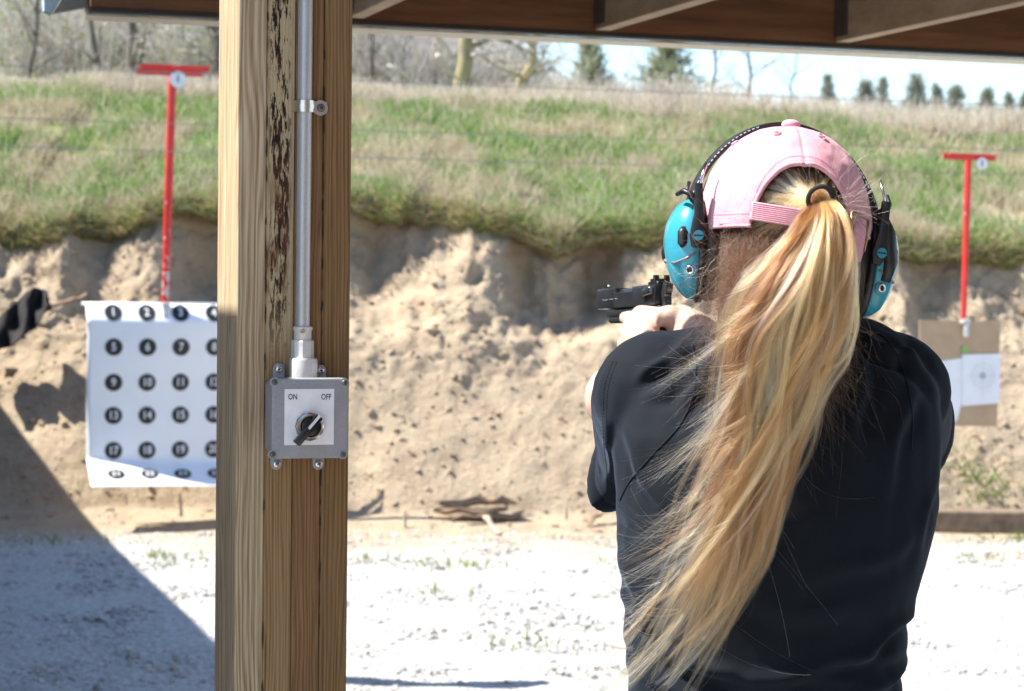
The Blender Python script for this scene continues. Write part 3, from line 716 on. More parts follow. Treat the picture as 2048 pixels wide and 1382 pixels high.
# ================================================================ conduit
def pf(px, py, off=0.0): return plane_hit(PF0, px, py, off)
def PFp(u, z, n): return PF0+UD*u+ZD*z+ND*n
def metal(name, c, rough, metallic=1.0, sc=300):
    t = NT(name); v = t.co(); n = t.noise(v, sc, 4, .7); n2 = t.noise(t.mapping(v, (30, 30, 4)), 3, 4, .6)
    t.col(t.mix(.5, t.ramp(n, [(.3, tuple(x*.75 for x in c)), (.7, c)]), t.ramp(n2, [(.3, tuple(x*.8 for x in c)), (.7, c)])))
    t.set(Roughness=rough, Metallic=metallic); t.bump(n, .25, .0006); return t.m
M['galv'] = metal('galvanised_steel', (.54, .55, .56), .42, .5)
M['zinc'] = metal('bright_zinc', (.80, .80, .78), .28)
M['cast'] = metal('cast_fitting', (.72, .71, .68), .5, .2)
CN = .0105
uc, zc_top, _ = pf(612, 0, CN); uc2, z_c1, _ = pf(605, 664, CN); ucm = (uc+uc2)/2
cond = empty('conduit', PFp(ucm, z_c1, CN), 'grey galvanised conduit running down the post to the switch box', 'conduit')
MB().tube([PFp(uc2, z_c1-.01, CN), PFp(ucm, (z_c1+2.4)/2, CN), PFp(uc+.0, 2.45, CN)], .0092, 32).build('pipe', M['galv'], cond, angle=40)
us, zs, _ = pf(612, 213, CN)
usl = uc2+(uc-uc2)*(zs-z_c1)/(2.45-z_c1)
st = empty('pipe_strap', PFp(usl, zs, 0), 'one-hole steel strap holding the conduit to the post', 'strap')
prof = [(-.0125, .0003), (-.0118, .006)]+[(.0112*math.cos(a), CN+.0112*math.sin(a)) for a in np.linspace(math.pi*.98, 0, 15)]+[(.0118, .004), (.0135, .0018), (.0305, .0018)]
def strip_band(zc, hgt, prof, th, uo):
    mb = MB(); V = []; n = len(prof)
    for zz in (-hgt/2, hgt/2):
        for k in (0, 1):
            for i, (a, b) in enumerate(prof):
                p0 = prof[max(i-1, 0)]; p1 = prof[min(i+1, n-1)]; tx, ty = p1[0]-p0[0], p1[1]-p0[1]; L = math.hypot(tx, ty) or 1
                V.append(PFp(uo+a-ty/L*th*k, zc+zz, b+tx/L*th*k))
    F = []
    for i in range(n-1):
        a, b, c, d = i, i+n, i+2*n, i+3*n
        F += [(b, b+1, d+1, d), (a+1, a, c, c+1), (a, a+1, b+1, b), (c+1, c, d, d+1)]
    F += [(0, n, 3*n, 2*n), (n-1, 3*n-1, 4*n-1, 2*n-1)]
    return mb.add(V, F)
b = strip_band(zs, .0145, prof, .0012, usl)
b.prism([(usl+.022+x, zs+y-.0005) for x, y in circle(20, .0098, .0098)], PF0, UD, ZD, ND, .0019, .0033); b.build('band', M['zinc'], st, angle=30)
strip_band(zs, .006, [(.0124*math.cos(a), CN+.0124*math.sin(a)) for a in np.linspace(math.pi*.95, .05*math.pi, 13)], .0010, usl).build('rib', M['zinc'], st, angle=30)
def screw(name, u, z, n, r, parent, mat, cross=True, dark=None, square=False):
    mb = MB(); k = 20; V = []; F = []
    for i, (f, h) in enumerate(((1, 0), (1, .25), (.85, .45), (.45, .62))):
        for j in range(k): a = 6.2832*j/k; V.append(PFp(u+r*f*math.cos(a), z+r*f*math.sin(a), n+r*h))
    for i in range(3):
        for j in range(k): F.append((i*k+j, i*k+(j+1) % k, (i+1)*k+(j+1) % k, (i+1)*k+j))
    F.append(tuple(3*k+j for j in range(k))); mb.add(V, F)
    o = mb.build(name, mat, parent, angle=45); th = random.uniform(0, 1.5)
    rec = MB()
    if square: rec.box(PFp(u, z, n+r*.63), r*.7, r*.7, .0006, (UD, ZD, ND))
    else:
        for a in (th, th+math.pi/2):
            ax = UD*math.cos(a)+ZD*math.sin(a); rec.box(PFp(u, z, n+r*.62+(.0002 if a == th else 0)), r*1.05, r*.22, .0005, (ax, ND.cross(ax), ND))
    rec.build('recess', M['gap_dark'], o); return o
screw('screw', usl+.0225, zs-.0005, .0034, .0052, st, M['hanger'], square=True)
# the stepped fitting between pipe and box
def lathe(mb, u, n, prof, k=28, facet=0):
    V = []; F = []
    for z, r in prof:
        for j in range(k):
            a = 6.2832*j/k+.2; rr = r
            V.append(PFp(u+rr*math.cos(a), z, n+rr*math.sin(a)))
    for i in range(len(prof)-1):
        for j in range(k): F.append((i*k+j, i*k+(j+1) % k, (i+1)*k+(j+1) % k, (i+1)*k+j))
    F.append(tuple(range(k))[::-1]); F.append(tuple((len(prof)-1)*k+j for j in range(k))); return mb.add(V, F)
zf = lambda y: pf(604, y, CN)[1]
ub = uc2
lathe(MB(), ub, CN+.001, [(zf(706), .0098), (zf(704), .0112), (zf(662), .0112), (zf(659), .0124), (zf(654), .0124), (zf(652), .0100)]).build('set_screw_collar', M['cast'], cond, angle=35)
cn = lathe(MB(), ub, CN+.001, [(zf(722), .0150), (zf(715), .0150), (zf(712), .0143), (zf(683), .0143), (zf(680), .0135)], 8).build('compression_nut', M['cast'], cond, angle=20)
lathe(MB(), ub+.001, CN+.003, [(zf(757), .0176), (zf(720), .0176), (zf(716), .0165)]).build('hub', M['cast'], cond, angle=35)
MB().tube([PFp(ub-.003, zf(661), CN+.011), PFp(ub-.003, zf(661), CN+.0155)], .0032, 10).build('set_screw', M['zinc'], cond, angle=30)
MB().box(PFp(ub+.012, zf(735), CN+.0165), .009, .0008, .013, ((UD-RD*-.6).normalized(), (ND+UD*.6).normalized(), ZD)).build('sticker', plain('paper_sticker', (.7, .68, .62), .6), cond)

# ================================================================ switch box
BD = .062
u0, z1, _ = pf(544, 757, BD); u1, z0, _ = pf(696, 916, BD)
sw = empty('switch_box', PFp((u0+u1)/2, z0, 0), 'grey rotary switch box marked on and off, screwed to the post', 'switch box')
t = NT('grey_enamel'); v = t.co(); n = t.noise(v, 500, 3, .6); n2 = t.noise(v, 25, 5, .6)
t.col(t.mix(.4, t.ramp(n, [(.35, (.29, .293, .31)), (.65, (.37, .373, .39))]), t.ramp(n2, [(.35, (.25, .25, .265)), (.7, (.36, .36, .375))]))); t.set(Roughness=.42); t.bump(n, .12, .0006); M['enamel'] = t.m
def rrect(a, b, c, d, r, k=4):
    o = []
    for cx, cy, s in ((c-r, b+r, -90), (c-r, d-r, 0), (a+r, d-r, 90), (a+r, b+r, 180)):
        for i in range(k+1): q = R(s+90*i/k); o.append((cx+r*math.cos(q), cy+r*math.sin(q)))
    return o
MB().prism(rrect(u0+.004, z0+.004, u1-.004, z1-.004, .007), PF0, UD, ZD, ND, .0015, .0445).build('body', M['enamel'], sw, angle=35)
MB().prism(rrect(u0, z0, u1, z1, .007), PF0, UD, ZD, ND, .0448, BD, .0022, 3).build('cover', M['enamel'], sw, angle=50)
for (px, py) in ((549, 764), (689, 765), (545, 909), (686, 909)):
    u, z, _ = pf(px, py, BD); 
    bo = MB().prism([(u+x, z+y) for x, y in circle(18, .0058)], PF0, UD, ZD, ND, BD-.004, BD+.0008).build('screw_boss', M['enamel'], sw, angle=40)
    screw('screw', u, z, BD+.0009, .0037, sw, M['hanger'])
for (px, py, s) in ((558, 738, 1), (641, 741, 1), (553, 928, -1), (637, 928, -1)):
    u, z, _ = pf(px, py, .004)
    e = [(u-.0075, z-s*.012), (u+.0075, z-s*.012)]+[(u+.0075*math.cos(a), z+s*.0075*math.sin(a)) for a in np.linspace(0, math.pi, 9)]
    MB().prism(e if s > 0 else e[::-1], PF0, UD, ZD, ND, .0008, .004, .0006).build('mounting_ear', M['enamel'], sw, angle=35)
    screw('screw', u, z, .0042, .0052, sw, M['zinc'])
a0, b1, _ = pf(569, 778, BD); a1, b0, _ = pf(667, 889, BD)
pl = MB().prism([(a0, b0), (a1, b0), (a1, b1), (a0, b1)], PF0, UD, ZD, ND, BD+.0003, BD+.0012)
pl = pl.build('label_plate', plain('white_label', (.86, .85, .87), .45, 0, .05, 60), sw)
M['ink'] = plain('black_ink', (.012, .012, .014), .5)
for s, px in (('ON', 585), ('OFF', 652)):
    u, z, _ = pf(px, 794, BD); V, F = text_mesh(s, .0100, .012)
    mesh('lettering', [PFp(u+q.x*.74, z+q.y, BD+.0016) for q in V], F, M['ink'], pl)
ku, kz, _ = pf(618, 852, BD)
kb = empty('knob', PFp(ku, kz, BD)); kb.parent = sw; kb.location = PFp(ku, kz, BD)-wloc(sw)
def disc(r0, r1, n0, n1, nm, mat, k=36, du=0, dz=0, bev=0, ang=30, inner=None):
    mb = MB()
    if inner is None: mb.prism([(ku+du+x, kz+dz+y) for x, y in circle(k, r0)], PF0, UD, ZD, ND, n0, n1, bev)
    else:
        V = []; F = []
        for rr, nn in ((r0, n0), (r0, n1-.0015), (r1, n1), (inner+.001, n1), (inner, n1-.003), (inner, n0)):
            for j in range(k): q = 6.2832*j/k; V.append(PFp(ku+du+rr*math.cos(q), kz+dz+rr*math.sin(q), nn))
        for i in range(5):
            for j in range(k): F.append((i*k+j, i*k+(j+1) % k, (i+1)*k+(j+1) % k, (i+1)*k+j))
        mb.add(V, F)
    return mb.build(nm, mat, kb, angle=ang)
M['chrome'] = metal('chrome', (.75, .75, .74), .16)
M['black_plastic'] = plain('black_plastic', (.012, .012, .014), .28, 0, .1)
disc(.0186, .0175, BD+.0013, BD+.0068, 'nut', M['chrome'], 12, inner=.0125, ang=20)
disc(.0168, .0150, BD+.006, BD+.0105, 'bezel', M['chrome'], 40, inner=.0122)
disc(.0118, 0, BD+.004, BD+.0125, 'dial', M['black_plastic'], 36, bev=.0012)
la, lb = pf(641, 829, BD+.014), pf(597, 881, BD+.014)
A = PFp(la[0], la[1], BD+.017); Bq = PFp(lb[0], lb[1], BD+.017); ax = (Bq-A).normalized(); sd = ND.cross(ax)
ln = (Bq-A).length
MB().box((A+Bq)/2+ax*.004-ND*.001, ln*1.06, .0094, .0115, (ax, sd, ND), .0014, 2).build('lever', M['black_plastic'], kb, angle=40)
MB().box(A.lerp(Bq, .30)-sd*.0012+ND*.0045, ln*.52, .0036, .0010, (ax, sd, ND), .0003).build('pointer', plain('white_inlay', (.75, .75, .73), .4), kb)

# ================================================================ target carriers
def red_paint():
    t = NT('red_paint'); v = t.co(); n = t.noise(v, 26, 5, .65); sp = t.n('SeparateXYZ'); t.l(t.co(), sp.inputs[0])
    wear = t.n('MapRange'); t.l(sp.outputs[2], wear.inputs[0]); wear.inputs[1].default_value = -.55; wear.inputs[2].default_value = -1.25; wear.inputs[3].default_value = .70; wear.inputs[4].default_value = .545
    k = t.math('GREATER_THAN', n, wear.outputs[0])
    t.col(t.mix(k, t.ramp(t.noise(v, 8), [(.3, (.50, .022, .016)), (.7, (.62, .035, .028))]), (.55, .52, .52))); t.set(Roughness=.42); return t.m
M['red'] = red_paint(); M['white_card'] = plain('white_card', (.72, .72, .74), .6, 0, .05); M['clip'] = plain('worn_grey_steel', (.55, .54, .54), .5, .3, .3, 60)
M['cardboard'] = plain('cardboard', (.43, .30, .19), .85, 0, .1, 12); M['cable'] = plain('steel_cable', (.25, .25, .25), .4, .8)
def carrier(px, ytop, pxb, yb, D, bars, disc_px, num, r, label, scale):
    top = P(px, ytop, D); bot = P(pxb, yb, D); S = FPX/D
    c = empty('target_carrier', top, label, 'target carrier', 'red target carriers on the cables')
    MB().tube([top, top.lerp(bot, .55), bot], [r, r, r*.8], 14).build('pole', M['red'], c, angle=50)
    for (xa, xb, yy, off) in bars:
        q = P((xa+xb)/2, yy, D)+ND*off; L = (xb-xa)/S/math.cos(ALPHA)
        mb = MB().box(q, L, .006, .034*scale, (UD, ND, ZD), .001)
        mb.box(q+ND*(.014 if off > 0 else -.014)+ZD*.017*scale, L, .034, .005, (UD, ND, ZD), .001); mb.build('crossbar', M['red'], c)
    dp = P(disc_px[0], disc_px[1], D)+ND*.05; rd = disc_px[2]/S
    d = MB().prism([(x, y) for x, y in circle(28, rd)], dp, UD, ZD, ND, 0, .004).build('number_disc', M['white_card'], c)
    V, F = text_mesh(num, rd*1.15, .02); mesh('numeral', [dp+UD*q.x+ZD*q.y+ND*.006 for q in V], F, M['ink'], d)
    cl = MB().box(bot+ND*.015-ZD*.01, .05*scale, .05, .02, (UD, ND, ZD), .003)
    cl.box(bot+ND*.036-ZD*.05*scale, .032*scale, .012, .11*scale, (UD, ND, ZD), .003); cl.build('clamp', M['clip'], c, angle=30)
    a = top+ZD*.025; n = 12; mb = MB()
    zz = [HO.y, 0]
    s_near = (a-HO).dot(RD)
    mb.tube([a-RD*(s_near+.03)+ZD*(zb+.19-a.z), a, a+RD*(6.5)+ZD*.25], .0014, 6)
    props(mb.build('carrier_cable', M['cable'], None, loc=a), 'thin steel cable running from the eave over the '+('number one' if num == '1' else 'number two')+' carrier to the bank', 'cable')
    return c, top, bot
carrier(345, 142, 330, 606, 12.75, ((275, 399, 147, .05), (288, 419, 135, -.05)), (353, 160, 16.5), '1', .0255, 'tall red target carrier with a white number disc, holding the numbered sheet', 1.0)
carrier(1937, 317, 1927, 640, 12.6, ((1884, 1986, 316, .05), (1892, 1996, 313, -.05)), (1955, 328, 12), '2', .019, 'smaller red target carrier holding the cardboard target, beyond the right shoulder', .95)

# ---- sheet of numbered dots
TO = P(330, 640, 12.71); TO.z = 0
def tp(px, py): u, z, _ = plane_hit(TO, px, py); return u, z
uA, zT = tp(174, 606); uB, _ = tp(486, 606); _, zBend = tp(174, 915); k_px = (zT-tp(174, 706)[1])/100
zR = [tp(227, y)[1] for y in (625, 694, 765, 831, 901)]; uC = [tp(x, 765)[0] for x in (227, 294, 361, 428)]
LEN = zT-zBend; TAIL = 100*k_px; TOPB = 34*k_px
def paper(u, s, off=0.0):
    """point of the sheet: u across, s down its length from the top edge"""
    wav = .012*math.sin(u*5+1+s*2)*min(1, s/.15)+.007*math.sin(s*9+u*3)
    bend0 = LEN+.04*u                         # the tail lifts a little more to one side
    if s < TOPB:
        a = R(38); q = TOPB-s; z = zT-TOPB+q*math.cos(a)*1.2; n = -q*math.sin(a); nz, nn = math.sin(a), math.cos(a)
    elif s < bend0: z = zT-s; n = 0; nz, nn = 0, 1
    else:
        q = s-bend0; a0 = R(62); r = .05; th = min(q/r, a0)
        z = zT-bend0-r*math.sin(th)-max(0, q-r*a0)*math.cos(a0); n = r*(1-math.cos(th))+max(0, q-r*a0)*math.sin(a0); nz, nn = math.sin(th), math.cos(th)
    return TO+UD*u+ZD*(z+off*nz)+ND*(n+wav+off*nn)
sheet = empty('numbered_target', TO+UD*(uA+uB)/2, 'white sheet printed with rows of numbered black dots, hung behind the post', 'target')
nu, ns = 34, 70; V = []; F = []
for j in range(ns+1):
    for i in range(nu+1): V.append(paper(uA+(uB-uA)*i/nu, (LEN+TAIL)*j/ns))
for j in range(ns):
    for i in range(nu): F.append((j*(nu+1)+i, (j+1)*(nu+1)+i, (j+1)*(nu+1)+i+1, j*(nu+1)+i+1))
o = mesh('paper', V, F, plain('target_paper', (.82, .83, .85), .5, 0, .03, 6), sheet, True)
sm = o.modifiers.new('thick', 'SOLIDIFY'); sm.thickness = .0006; sm.offset = -1
MB().tube([paper(uA-.02, -.010, -.022), paper((uA+uB)/2, -.010, -.022), paper(uB+.02, -.010, -.022)], .014, 12).build('roller', M['white_card'], sheet, True)
MB().box(TO+UD*(uA+uB)/2-ND*.04+ZD*((zT-TOPB-.03)+zBend)/2, uB-uA-.01, .006, LEN-TOPB-.05, (UD, ND, ZD)).build('backing_board', M['cardboard'], sheet)
pitch = (zR[0]-zR[4])/4
num = 1
for r in range(6):
    for c in range(4):
        s0 = zT-(zR[r] if r < 5 else zR[4]-pitch*.98); u = uC[c]; rd = 17.5*k_px
        n = 26; V = [paper(u, s0, .003)]+[paper(u+rd*math.cos(6.2832*i/n), s0-rd*math.sin(6.2832*i/n), .003) for i in range(n)]
        dt = mesh('dot', V, [(0, 1+i, 1+(i+1) % n) for i in range(n)], M['ink'], sheet)
        Vt, Ft = text_mesh(str(num), rd*1.32, .02); mesh('numeral', [paper(u+q.x*.86, s0-q.y, .006) for q in Vt], Ft, M['white_card'], dt)
        num += 1
# ---- cardboard target
CO = P(1927, 660, 12.62); CO.z = 0
def cp(px, py): u, z, _ = plane_hit(CO, px, py); return u, z
card = empty('cardboard_target', CO, 'tan cardboard target with white paper sheets, beyond the right shoulder', 'target')
def quad(pts, n0, n1, nm, mat, parent=card): return MB().prism([cp(*q) for q in pts][::-1], CO, UD, ZD, ND, n0, n1).build(nm, mat, parent)
quad([(1838, 640), (2000, 642), (1993, 853), (1838, 850)], 0, .006, 'board', M['cardboard'])
M['bluepaper'] = plain('printed_paper', (.74, .745, .77), .55, 0, .05, 10)
quad([(1880, 722), (1922, 716), (1926, 790), (1915, 838), (1905, 846), (1880, 840)], .008, .010, 'paper_strip', M['bluepaper'])
sh = quad([(1922, 709), (1999, 707), (1997, 806), (1922, 812)], .012, .0135, 'paper_sheet', M['bluepaper'])
quad([(1921, 808), (1945, 812), (1925, 835), (1913, 842)], .011, .012, 'torn_flap', M['cardboard'])
M['faint'] = plain('faint_print', (.58, .59, .63), .6)
uc_, zc_ = cp(1963, 751)
for rr, wd in ((.075, .004), (.05, .003)):
    V = []; F = []; n = 36
    for i in range(n):
        a = 6.2832*i/n
        for q in (rr, rr-wd): V.append(CO+UD*(uc_+q*math.cos(a))+ZD*(zc_+q*math.sin(a)-CO.z)+ND*.0155)
    F = [(2*i, 2*((i+1) % n), 2*((i+1) % n)+1, 2*i+1) for i in range(n)]
    V = [Vector((v.x, v.y, v.z)) for v in V]; mesh('ring', V, F, M['faint'], sh)
MB().prism([(uc_+x, zc_+y) for x, y in circle(16, .022)], Vector((CO.x, CO.y, 0)), UD, ZD, ND, .0155, .0165).build('bullseye', plain('grey_print', (.40, .41, .44), .6), sh)
for a in (0, 1):
    MB().box(Vector((CO.x, CO.y, 0))+UD*uc_+ZD*zc_+ND*.0148, .20 if a else .003, .0006, .003 if a else .26, (UD, ND, ZD)).build('cross_line', M['faint'], sh)
ug, zg = cp(1927, 700); MB().prism([(ug+x, zg+y) for x, y in circle(16, .024)], Vector((CO.x, CO.y, 0)), UD, ZD, ND, .0145, .016).build('green_sticker', plain('green_sticker', (.20, .40, .07), .5), card)
for o in [q for q in card.children]:
    pass

# ---- wires across the range
fn = empty('wire_fence', P(-700, 560, 11.2), 'thin wires strung across in front of the bank', 'fence')
FO = P(0, 290, 11.8)
for y in (128, 233, 290):
    z = P(0, y, 11.8).z; Fa = Vector((FO.x, FO.y, z))
    MB().tube([Fa-UD*3+ZD*.0, Fa+UD*2.5-ZD*.012, Fa+UD*6]+[Fa+UD*9], .0028, 6).build('wire', M['cable'], fn)
for s in (-3.0, 9.0):
    q = Vector((FO.x, FO.y, 0))+UD*s; MB().tube([q, q+ZD*2.9], .045, 10).build('fence_post', M['grey_plank'], fn, angle=40)

# ---- timber at the foot of the bank, rotten boards, rags
M['timber_dark'] = planks_mat('dark_timber', (.11, .075, .05), (.26, .19, .13), (10, 1.2, 10))
A = P(1800, 1040, 12.75); Bp = P(2400, 1047, 12.75); tb = (A+Bp)/2
ax = (Bp-A).normalized(); ay = ZD.cross(ax).normalized()
props(MB().box(tb, (Bp-A).length, .18, .135, (ax, ay, ax.cross(ay)), .012, 2).build('landscape_timber', M['timber_dark'], None, loc=(tb.x, tb.y, 0)), 'dark weathered timber lying along the foot of the bank, at the right', 'timber')
M['rotten'] = planks_mat('rotten_wood', (.12, .07, .04), (.34, .235, .15), (2, 20, 20)); M['pale_stick'] = planks_mat('pale_stick', (.36, .28, .2), (.56, .46, .34), (8, 8, 8))
def stick(a, b, D0, D1, r, mat, nm, lb, cat, flat=.6, wob=.012):
    A, B = P(*a, D0), P(*b, D1); k = 7
    pts = [A.lerp(B, i/(k-1))+Vector((0, random.gauss(0, wob), random.gauss(0, wob))) for i in range(k)]
    rr = [r*random.uniform(.75, 1.1) for _ in range(k)]; rr[0] *= .5; rr[-1] *= .4
    return props(MB().tube(pts, rr, 9, flat=flat).build(nm, mat, None, angle=50, loc=tuple(A)), lb, cat)
stick((880, 1000), (1030, 998), 12.82, 12.82, .05, M['rotten'], 'rotten_board', 'upper of the rotten boards poking from the foot of the bank', 'board')
stick((868, 1022), (1015, 1018), 12.76, 12.78, .04, M['rotten'], 'rotten_board', 'middle rotten board poking from the foot of the bank', 'board')
stick((900, 1040), (1050, 1024), 12.74, 12.8, .034, M['timber_dark'], 'rotten_board', 'lowest dark rotten board under the other two', 'board')
stick((968, 1035), (1002, 1062), 12.6, 12.4, .022, M['pale_stick'], 'stick', 'pale chip of wood lying in front of the rotten boards', 'stick')
stick((1175, 1050), (1222, 1012), 12.7, 12.8, .02, M['rotten'], 'stick', 'brown stick leaning by the shooter\'s left hip', 'stick')
stick((690, 1042), (735, 1040), 12.9, 12.9, .025, M['timber_dark'], 'stick', 'dark stick beside the post at the foot of the bank', 'stick')
for (x, y, h, lb) in ((250, 985, 26, 'short peg under the left side of the numbered sheet'), (360, 985, 48, 'taller peg under the middle of the numbered sheet'), (808, 1020, 40, 'thin peg right of the post'), (1130, 1010, 30, 'thin peg left of the shooter')):
    stick((x, y), (x+3, y+h), 12.6, 12.6, .011, M['pale_stick'], 'peg', lb, 'peg', 1, .002)
# crumpled dark rag on the slope
up_ = [(-60, 668), (-10, 640), (25, 612), (48, 585), (70, 574), (92, 580), (100, 606)]; lw = [(-60, 712), (-10, 700), (22, 692), (50, 672), (70, 655), (88, 630), (104, 616)]
V = []; F = []; nu, nv = 40, 16
for i in range(nu+1):
    f = i/nu*(len(up_)-1); a = min(int(f), len(up_)-2); g_ = f-a
    U = [up_[a][k]*(1-g_)+up_[a+1][k]*g_ for k in (0, 1)]; L = [lw[a][k]*(1-g_)+lw[a+1][k]*g_ for k in (0, 1)]
    for j in range(nv+1):
        h = j/nv; px, py = U[0]*(1-h)+L[0]*h, U[1]*(1-h)+L[1]*h
        D = 13.42-.14*h+.05*math.sin(i*.45+h*3)+.025*math.sin(i*.9-h*2)+.03*float(noise(i*.25, j*.2))
        V.append(P(px+2*math.sin(j*.6+i*.4), py, D))
for i in range(nu):
    for j in range(nv): F.append((i*(nv+1)+j, i*(nv+1)+j+1, (i+1)*(nv+1)+j+1, (i+1)*(nv+1)+j))
rag = props(mesh('tarpaulin', V, F, plain('black_cloth', (.013, .012, .011), .9, 0, .3, 15), smooth=True, loc=tuple(P(40, 650, 13.4))), 'crumpled black tarpaulin half buried in the bank left of the numbered sheet', 'tarpaulin')
sm = rag.modifiers.new('thick', 'SOLIDIFY'); sm.thickness = .006
stick((95, 612), (172, 588), 13.35, 13.5, .022, M['rotten'], 'root', 'brown root sticking out beside the black tarpaulin', 'root')
# ================================================================ the shooter
BASE = Vector((.31, 2.36, 0))
person = empty('person', BASE, 'person in a pink cap and black t-shirt aiming a pistol, long blond ponytail', 'person')
def yaw(a): a = R(a); return Vector((math.cos(a), math.sin(a), 0)), Vector((-math.sin(a), math.cos(a), 0))
TU, TF = yaw(8)                                   # torso: right, forward
def skin_mat():
    t = NT('skin'); v = t.co(); n = t.noise(v, 60, 4, .6); n2 = t.noise(v, 9, 3, .5)
    t.col(t.mix(.5, t.ramp(n, [(.3, (.56, .36, .28)), (.7, (.66, .46, .37))]), t.ramp(n2, [(.3, (.60, .37, .29)), (.7, (.68, .49, .41))])))
    t.set(Roughness=.5, Subsurface_Weight=.12, Subsurface_Radius=(.012, .005, .003)); t.bump(t.noise(v, 500, 3), .08, .0008); return t.m
M['skin'] = skin_mat()
# head frame
HU, HF = yaw(4); tilt = R(3)
HC = P(1568, 452, 2.335)
HR = HU*math.cos(tilt)-ZD*math.sin(tilt); HZ = (ZD*math.cos(tilt)+HU*math.sin(tilt)); HFw = HF
def H(x, y, z): return HC+HR*x+HFw*y+HZ*z       # head-local: right, forward, up
HAX = (HR, HFw, HZ)
# joints
Ls = P(1320, 797, 2.38); Le = P(1238, 800, 2.63); Rs = P(1783, 782, 2.43); Re = P(1760, 872, 2.64)
# pistol frame
GF = Vector((-math.sin(R(22))*math.cos(R(3)), math.cos(R(22))*math.cos(R(3)), -math.sin(R(3)))).normalized()
GL = ZD.cross(GF).normalized(); GU = GF.cross(GL).normalized()
GO = P(1327, 590, 2.92)
def G(x, y, z): return GO+GF*x+GL*y+GU*z        # pistol-local: forward, left, up
Lw = G(-.045, .036, -.098); Rw = G(-.085, -.030, -.070)
# ---- body: one skin
b = MB()
b.ball(H(0, .0, .008), .075, .095, .098, HAX, 24, 16)                    # skull
b.ball(H(0, .045, -.055), .055, .055, .075, HAX, 20, 12)                 # face and jaw
b.tube([H(0, .085, .005), H(0, .108, -.028), H(0, .098, -.036)], [.008, .012, .009], 10)   # nose
b.ball(H(0, .086, -.066), .022, .012, .009, HAX)                         # lips
for s in (-1, 1):
    b.ball(H(s*.030, .088, .022), .016, .012, .008, HAX)                 # brows
    b.ball(H(s*.076, -.002, -.02), .010, .020, .032, HAX)                # ears
NB = P(1572, 690, 2.385)
b.tube([H(0, .005, -.05), H(0, -.004, -.10), NB, NB-ZD*.05], [.050, .050, .054, .058], 18)
def sect(z, px, hw, bb, D=2.36, k=28):
    c = P(px, 700, D); c.z = z
    a = math.sqrt(max(hw*hw-(bb*.26)**2, 1e-4))/.966
    return [c+TU*(a*math.copysign(abs(math.cos(t))**.9, math.cos(t)))+TF*(bb*math.copysign(abs(math.sin(t))**.9, math.sin(t))) for t in [2*math.pi*i/k for i in range(k)]]
def loft(mb, rings):
    k = len(rings[0]); V = [v for r in rings for v in r]; F = []
    for i in range(len(rings)-1):
        for j in range(k): F.append((i*k+j, i*k+(j+1) % k, (i+1)*k+(j+1) % k, (i+1)*k+j))
    F.append(tuple(range(k))[::-1]); F.append(tuple((len(rings)-1)*k+j for j in range(k))); mb.add(V, F)
TS = [(.93, 1541, .168, .122, 2.36), (1.02, 1541, .156, .117, 2.355), (1.09, 1541, .1505, .114, 2.35), (1.163, 1538, .158, .114, 2.35), (1.246, 1552, .172, .118, 2.352), (1.301, 1560, .1795, .120, 2.357),
      (1.373, 1560, .182, .118, 2.367), (1.42, 1560, .176, .108, 2.38), (1.455, 1562, .155, .092, 2.39), (1.477, 1566, .118, .076, 2.395), (1.492, 1572, .07, .058, 2.39)]
sh = .90
loft(b, [sect(z-(.02 if z > 1.4 else 0), px, hw*(sh if z < 1.4 else .74), bb*(sh if z < 1.4 else .74), D) for z, px, hw, bb, D in TS])
b.tube([Ls+Vector((.03, 0, -.02)), Ls-ZD*.01, Ls.lerp(Le, .5), Le], [.04, .047, .046, .043], 16)
b.tube([Le+(Le-Lw).normalized()*.01, Le, Le.lerp(Lw, .3), Le.lerp(Lw, .75), Lw], [.034, .045, .044, .031, .026], 16)
b.tube([Rs-Vector((.03, 0, .02)), Rs-ZD*.01, Rs.lerp(Re, .5), Re], [.04, .047, .046, .040], 16)
b.tube([Re+(Re-Rw).normalized()*.01, Re, Re.lerp(Rw, .3), Re.lerp(Rw, .75), Rw], [.03, .041, .041, .030, .026], 16)
# right hand round the grip
b.tube([Rw, G(-.055, -.022, -.058), G(-.022, -.016, -.048), G(-.004, -.020, -.056)], [(.024, .028), (.026, .034), (.022, .036), (.016, .030)], 14, up=GU)
b.ball(G(-.022, .002, -.030), .020, .020, .016, (GF, GL, GU))            # web behind the tang
for i, z in enumerate((-.052, -.068, -.083)):
    b.tube([G(-.005, -.028, z), G(.022, -.030, z), G(.044, -.017, z), G(.046, .006, z-.001), G(.030, .021, z-.002)], [.0105, .0098, .0095, .009, .008], 9)
b.tube([G(-.002, -.026, -.036), G(.03, -.024, -.030), G(.062, -.018, -.027), G(.084, -.016, -.026)], [.0105, .0095, .0085, .007], 9)   # index along the frame
b.tube([G(-.026, .012, -.032), G(-.002, .022, -.026), G(.022, .0225, -.0225), G(.038, .021, -.021)], [.014, .0115, .0100, .008], 10)   # right thumb
# left hand over it, thumb forward
b.tube([Lw, G(-.030, .040, -.080), G(-.004, .040, -.064), G(.022, .040, -.058)], [(.026, .024), (.034, .022), (.036, .019), (.031, .016)], 14, up=GL)
b.tube([G(-.030, .036, -.058), G(-.004, .036, -.043), G(.026, .031, -.0345), G(.056, .025, -.0305), G(.080, .023, -.029)], [.018, .0175, .0128, .0112, .0085], 12)  # left thumb
for i, z in enumerate((-.050, -.066, -.082, -.096)):
    k = (0, .004, .002, -.006)[i]
    b.tube([G(.014, .044, z), G(.050+k, .036, z), G(.064+k, .012, z), G(.058+k, -.018, z+.002), G(.036+k, -.040, z+.004)], [.0115, .0105, .0098, .0092, .008], 9)
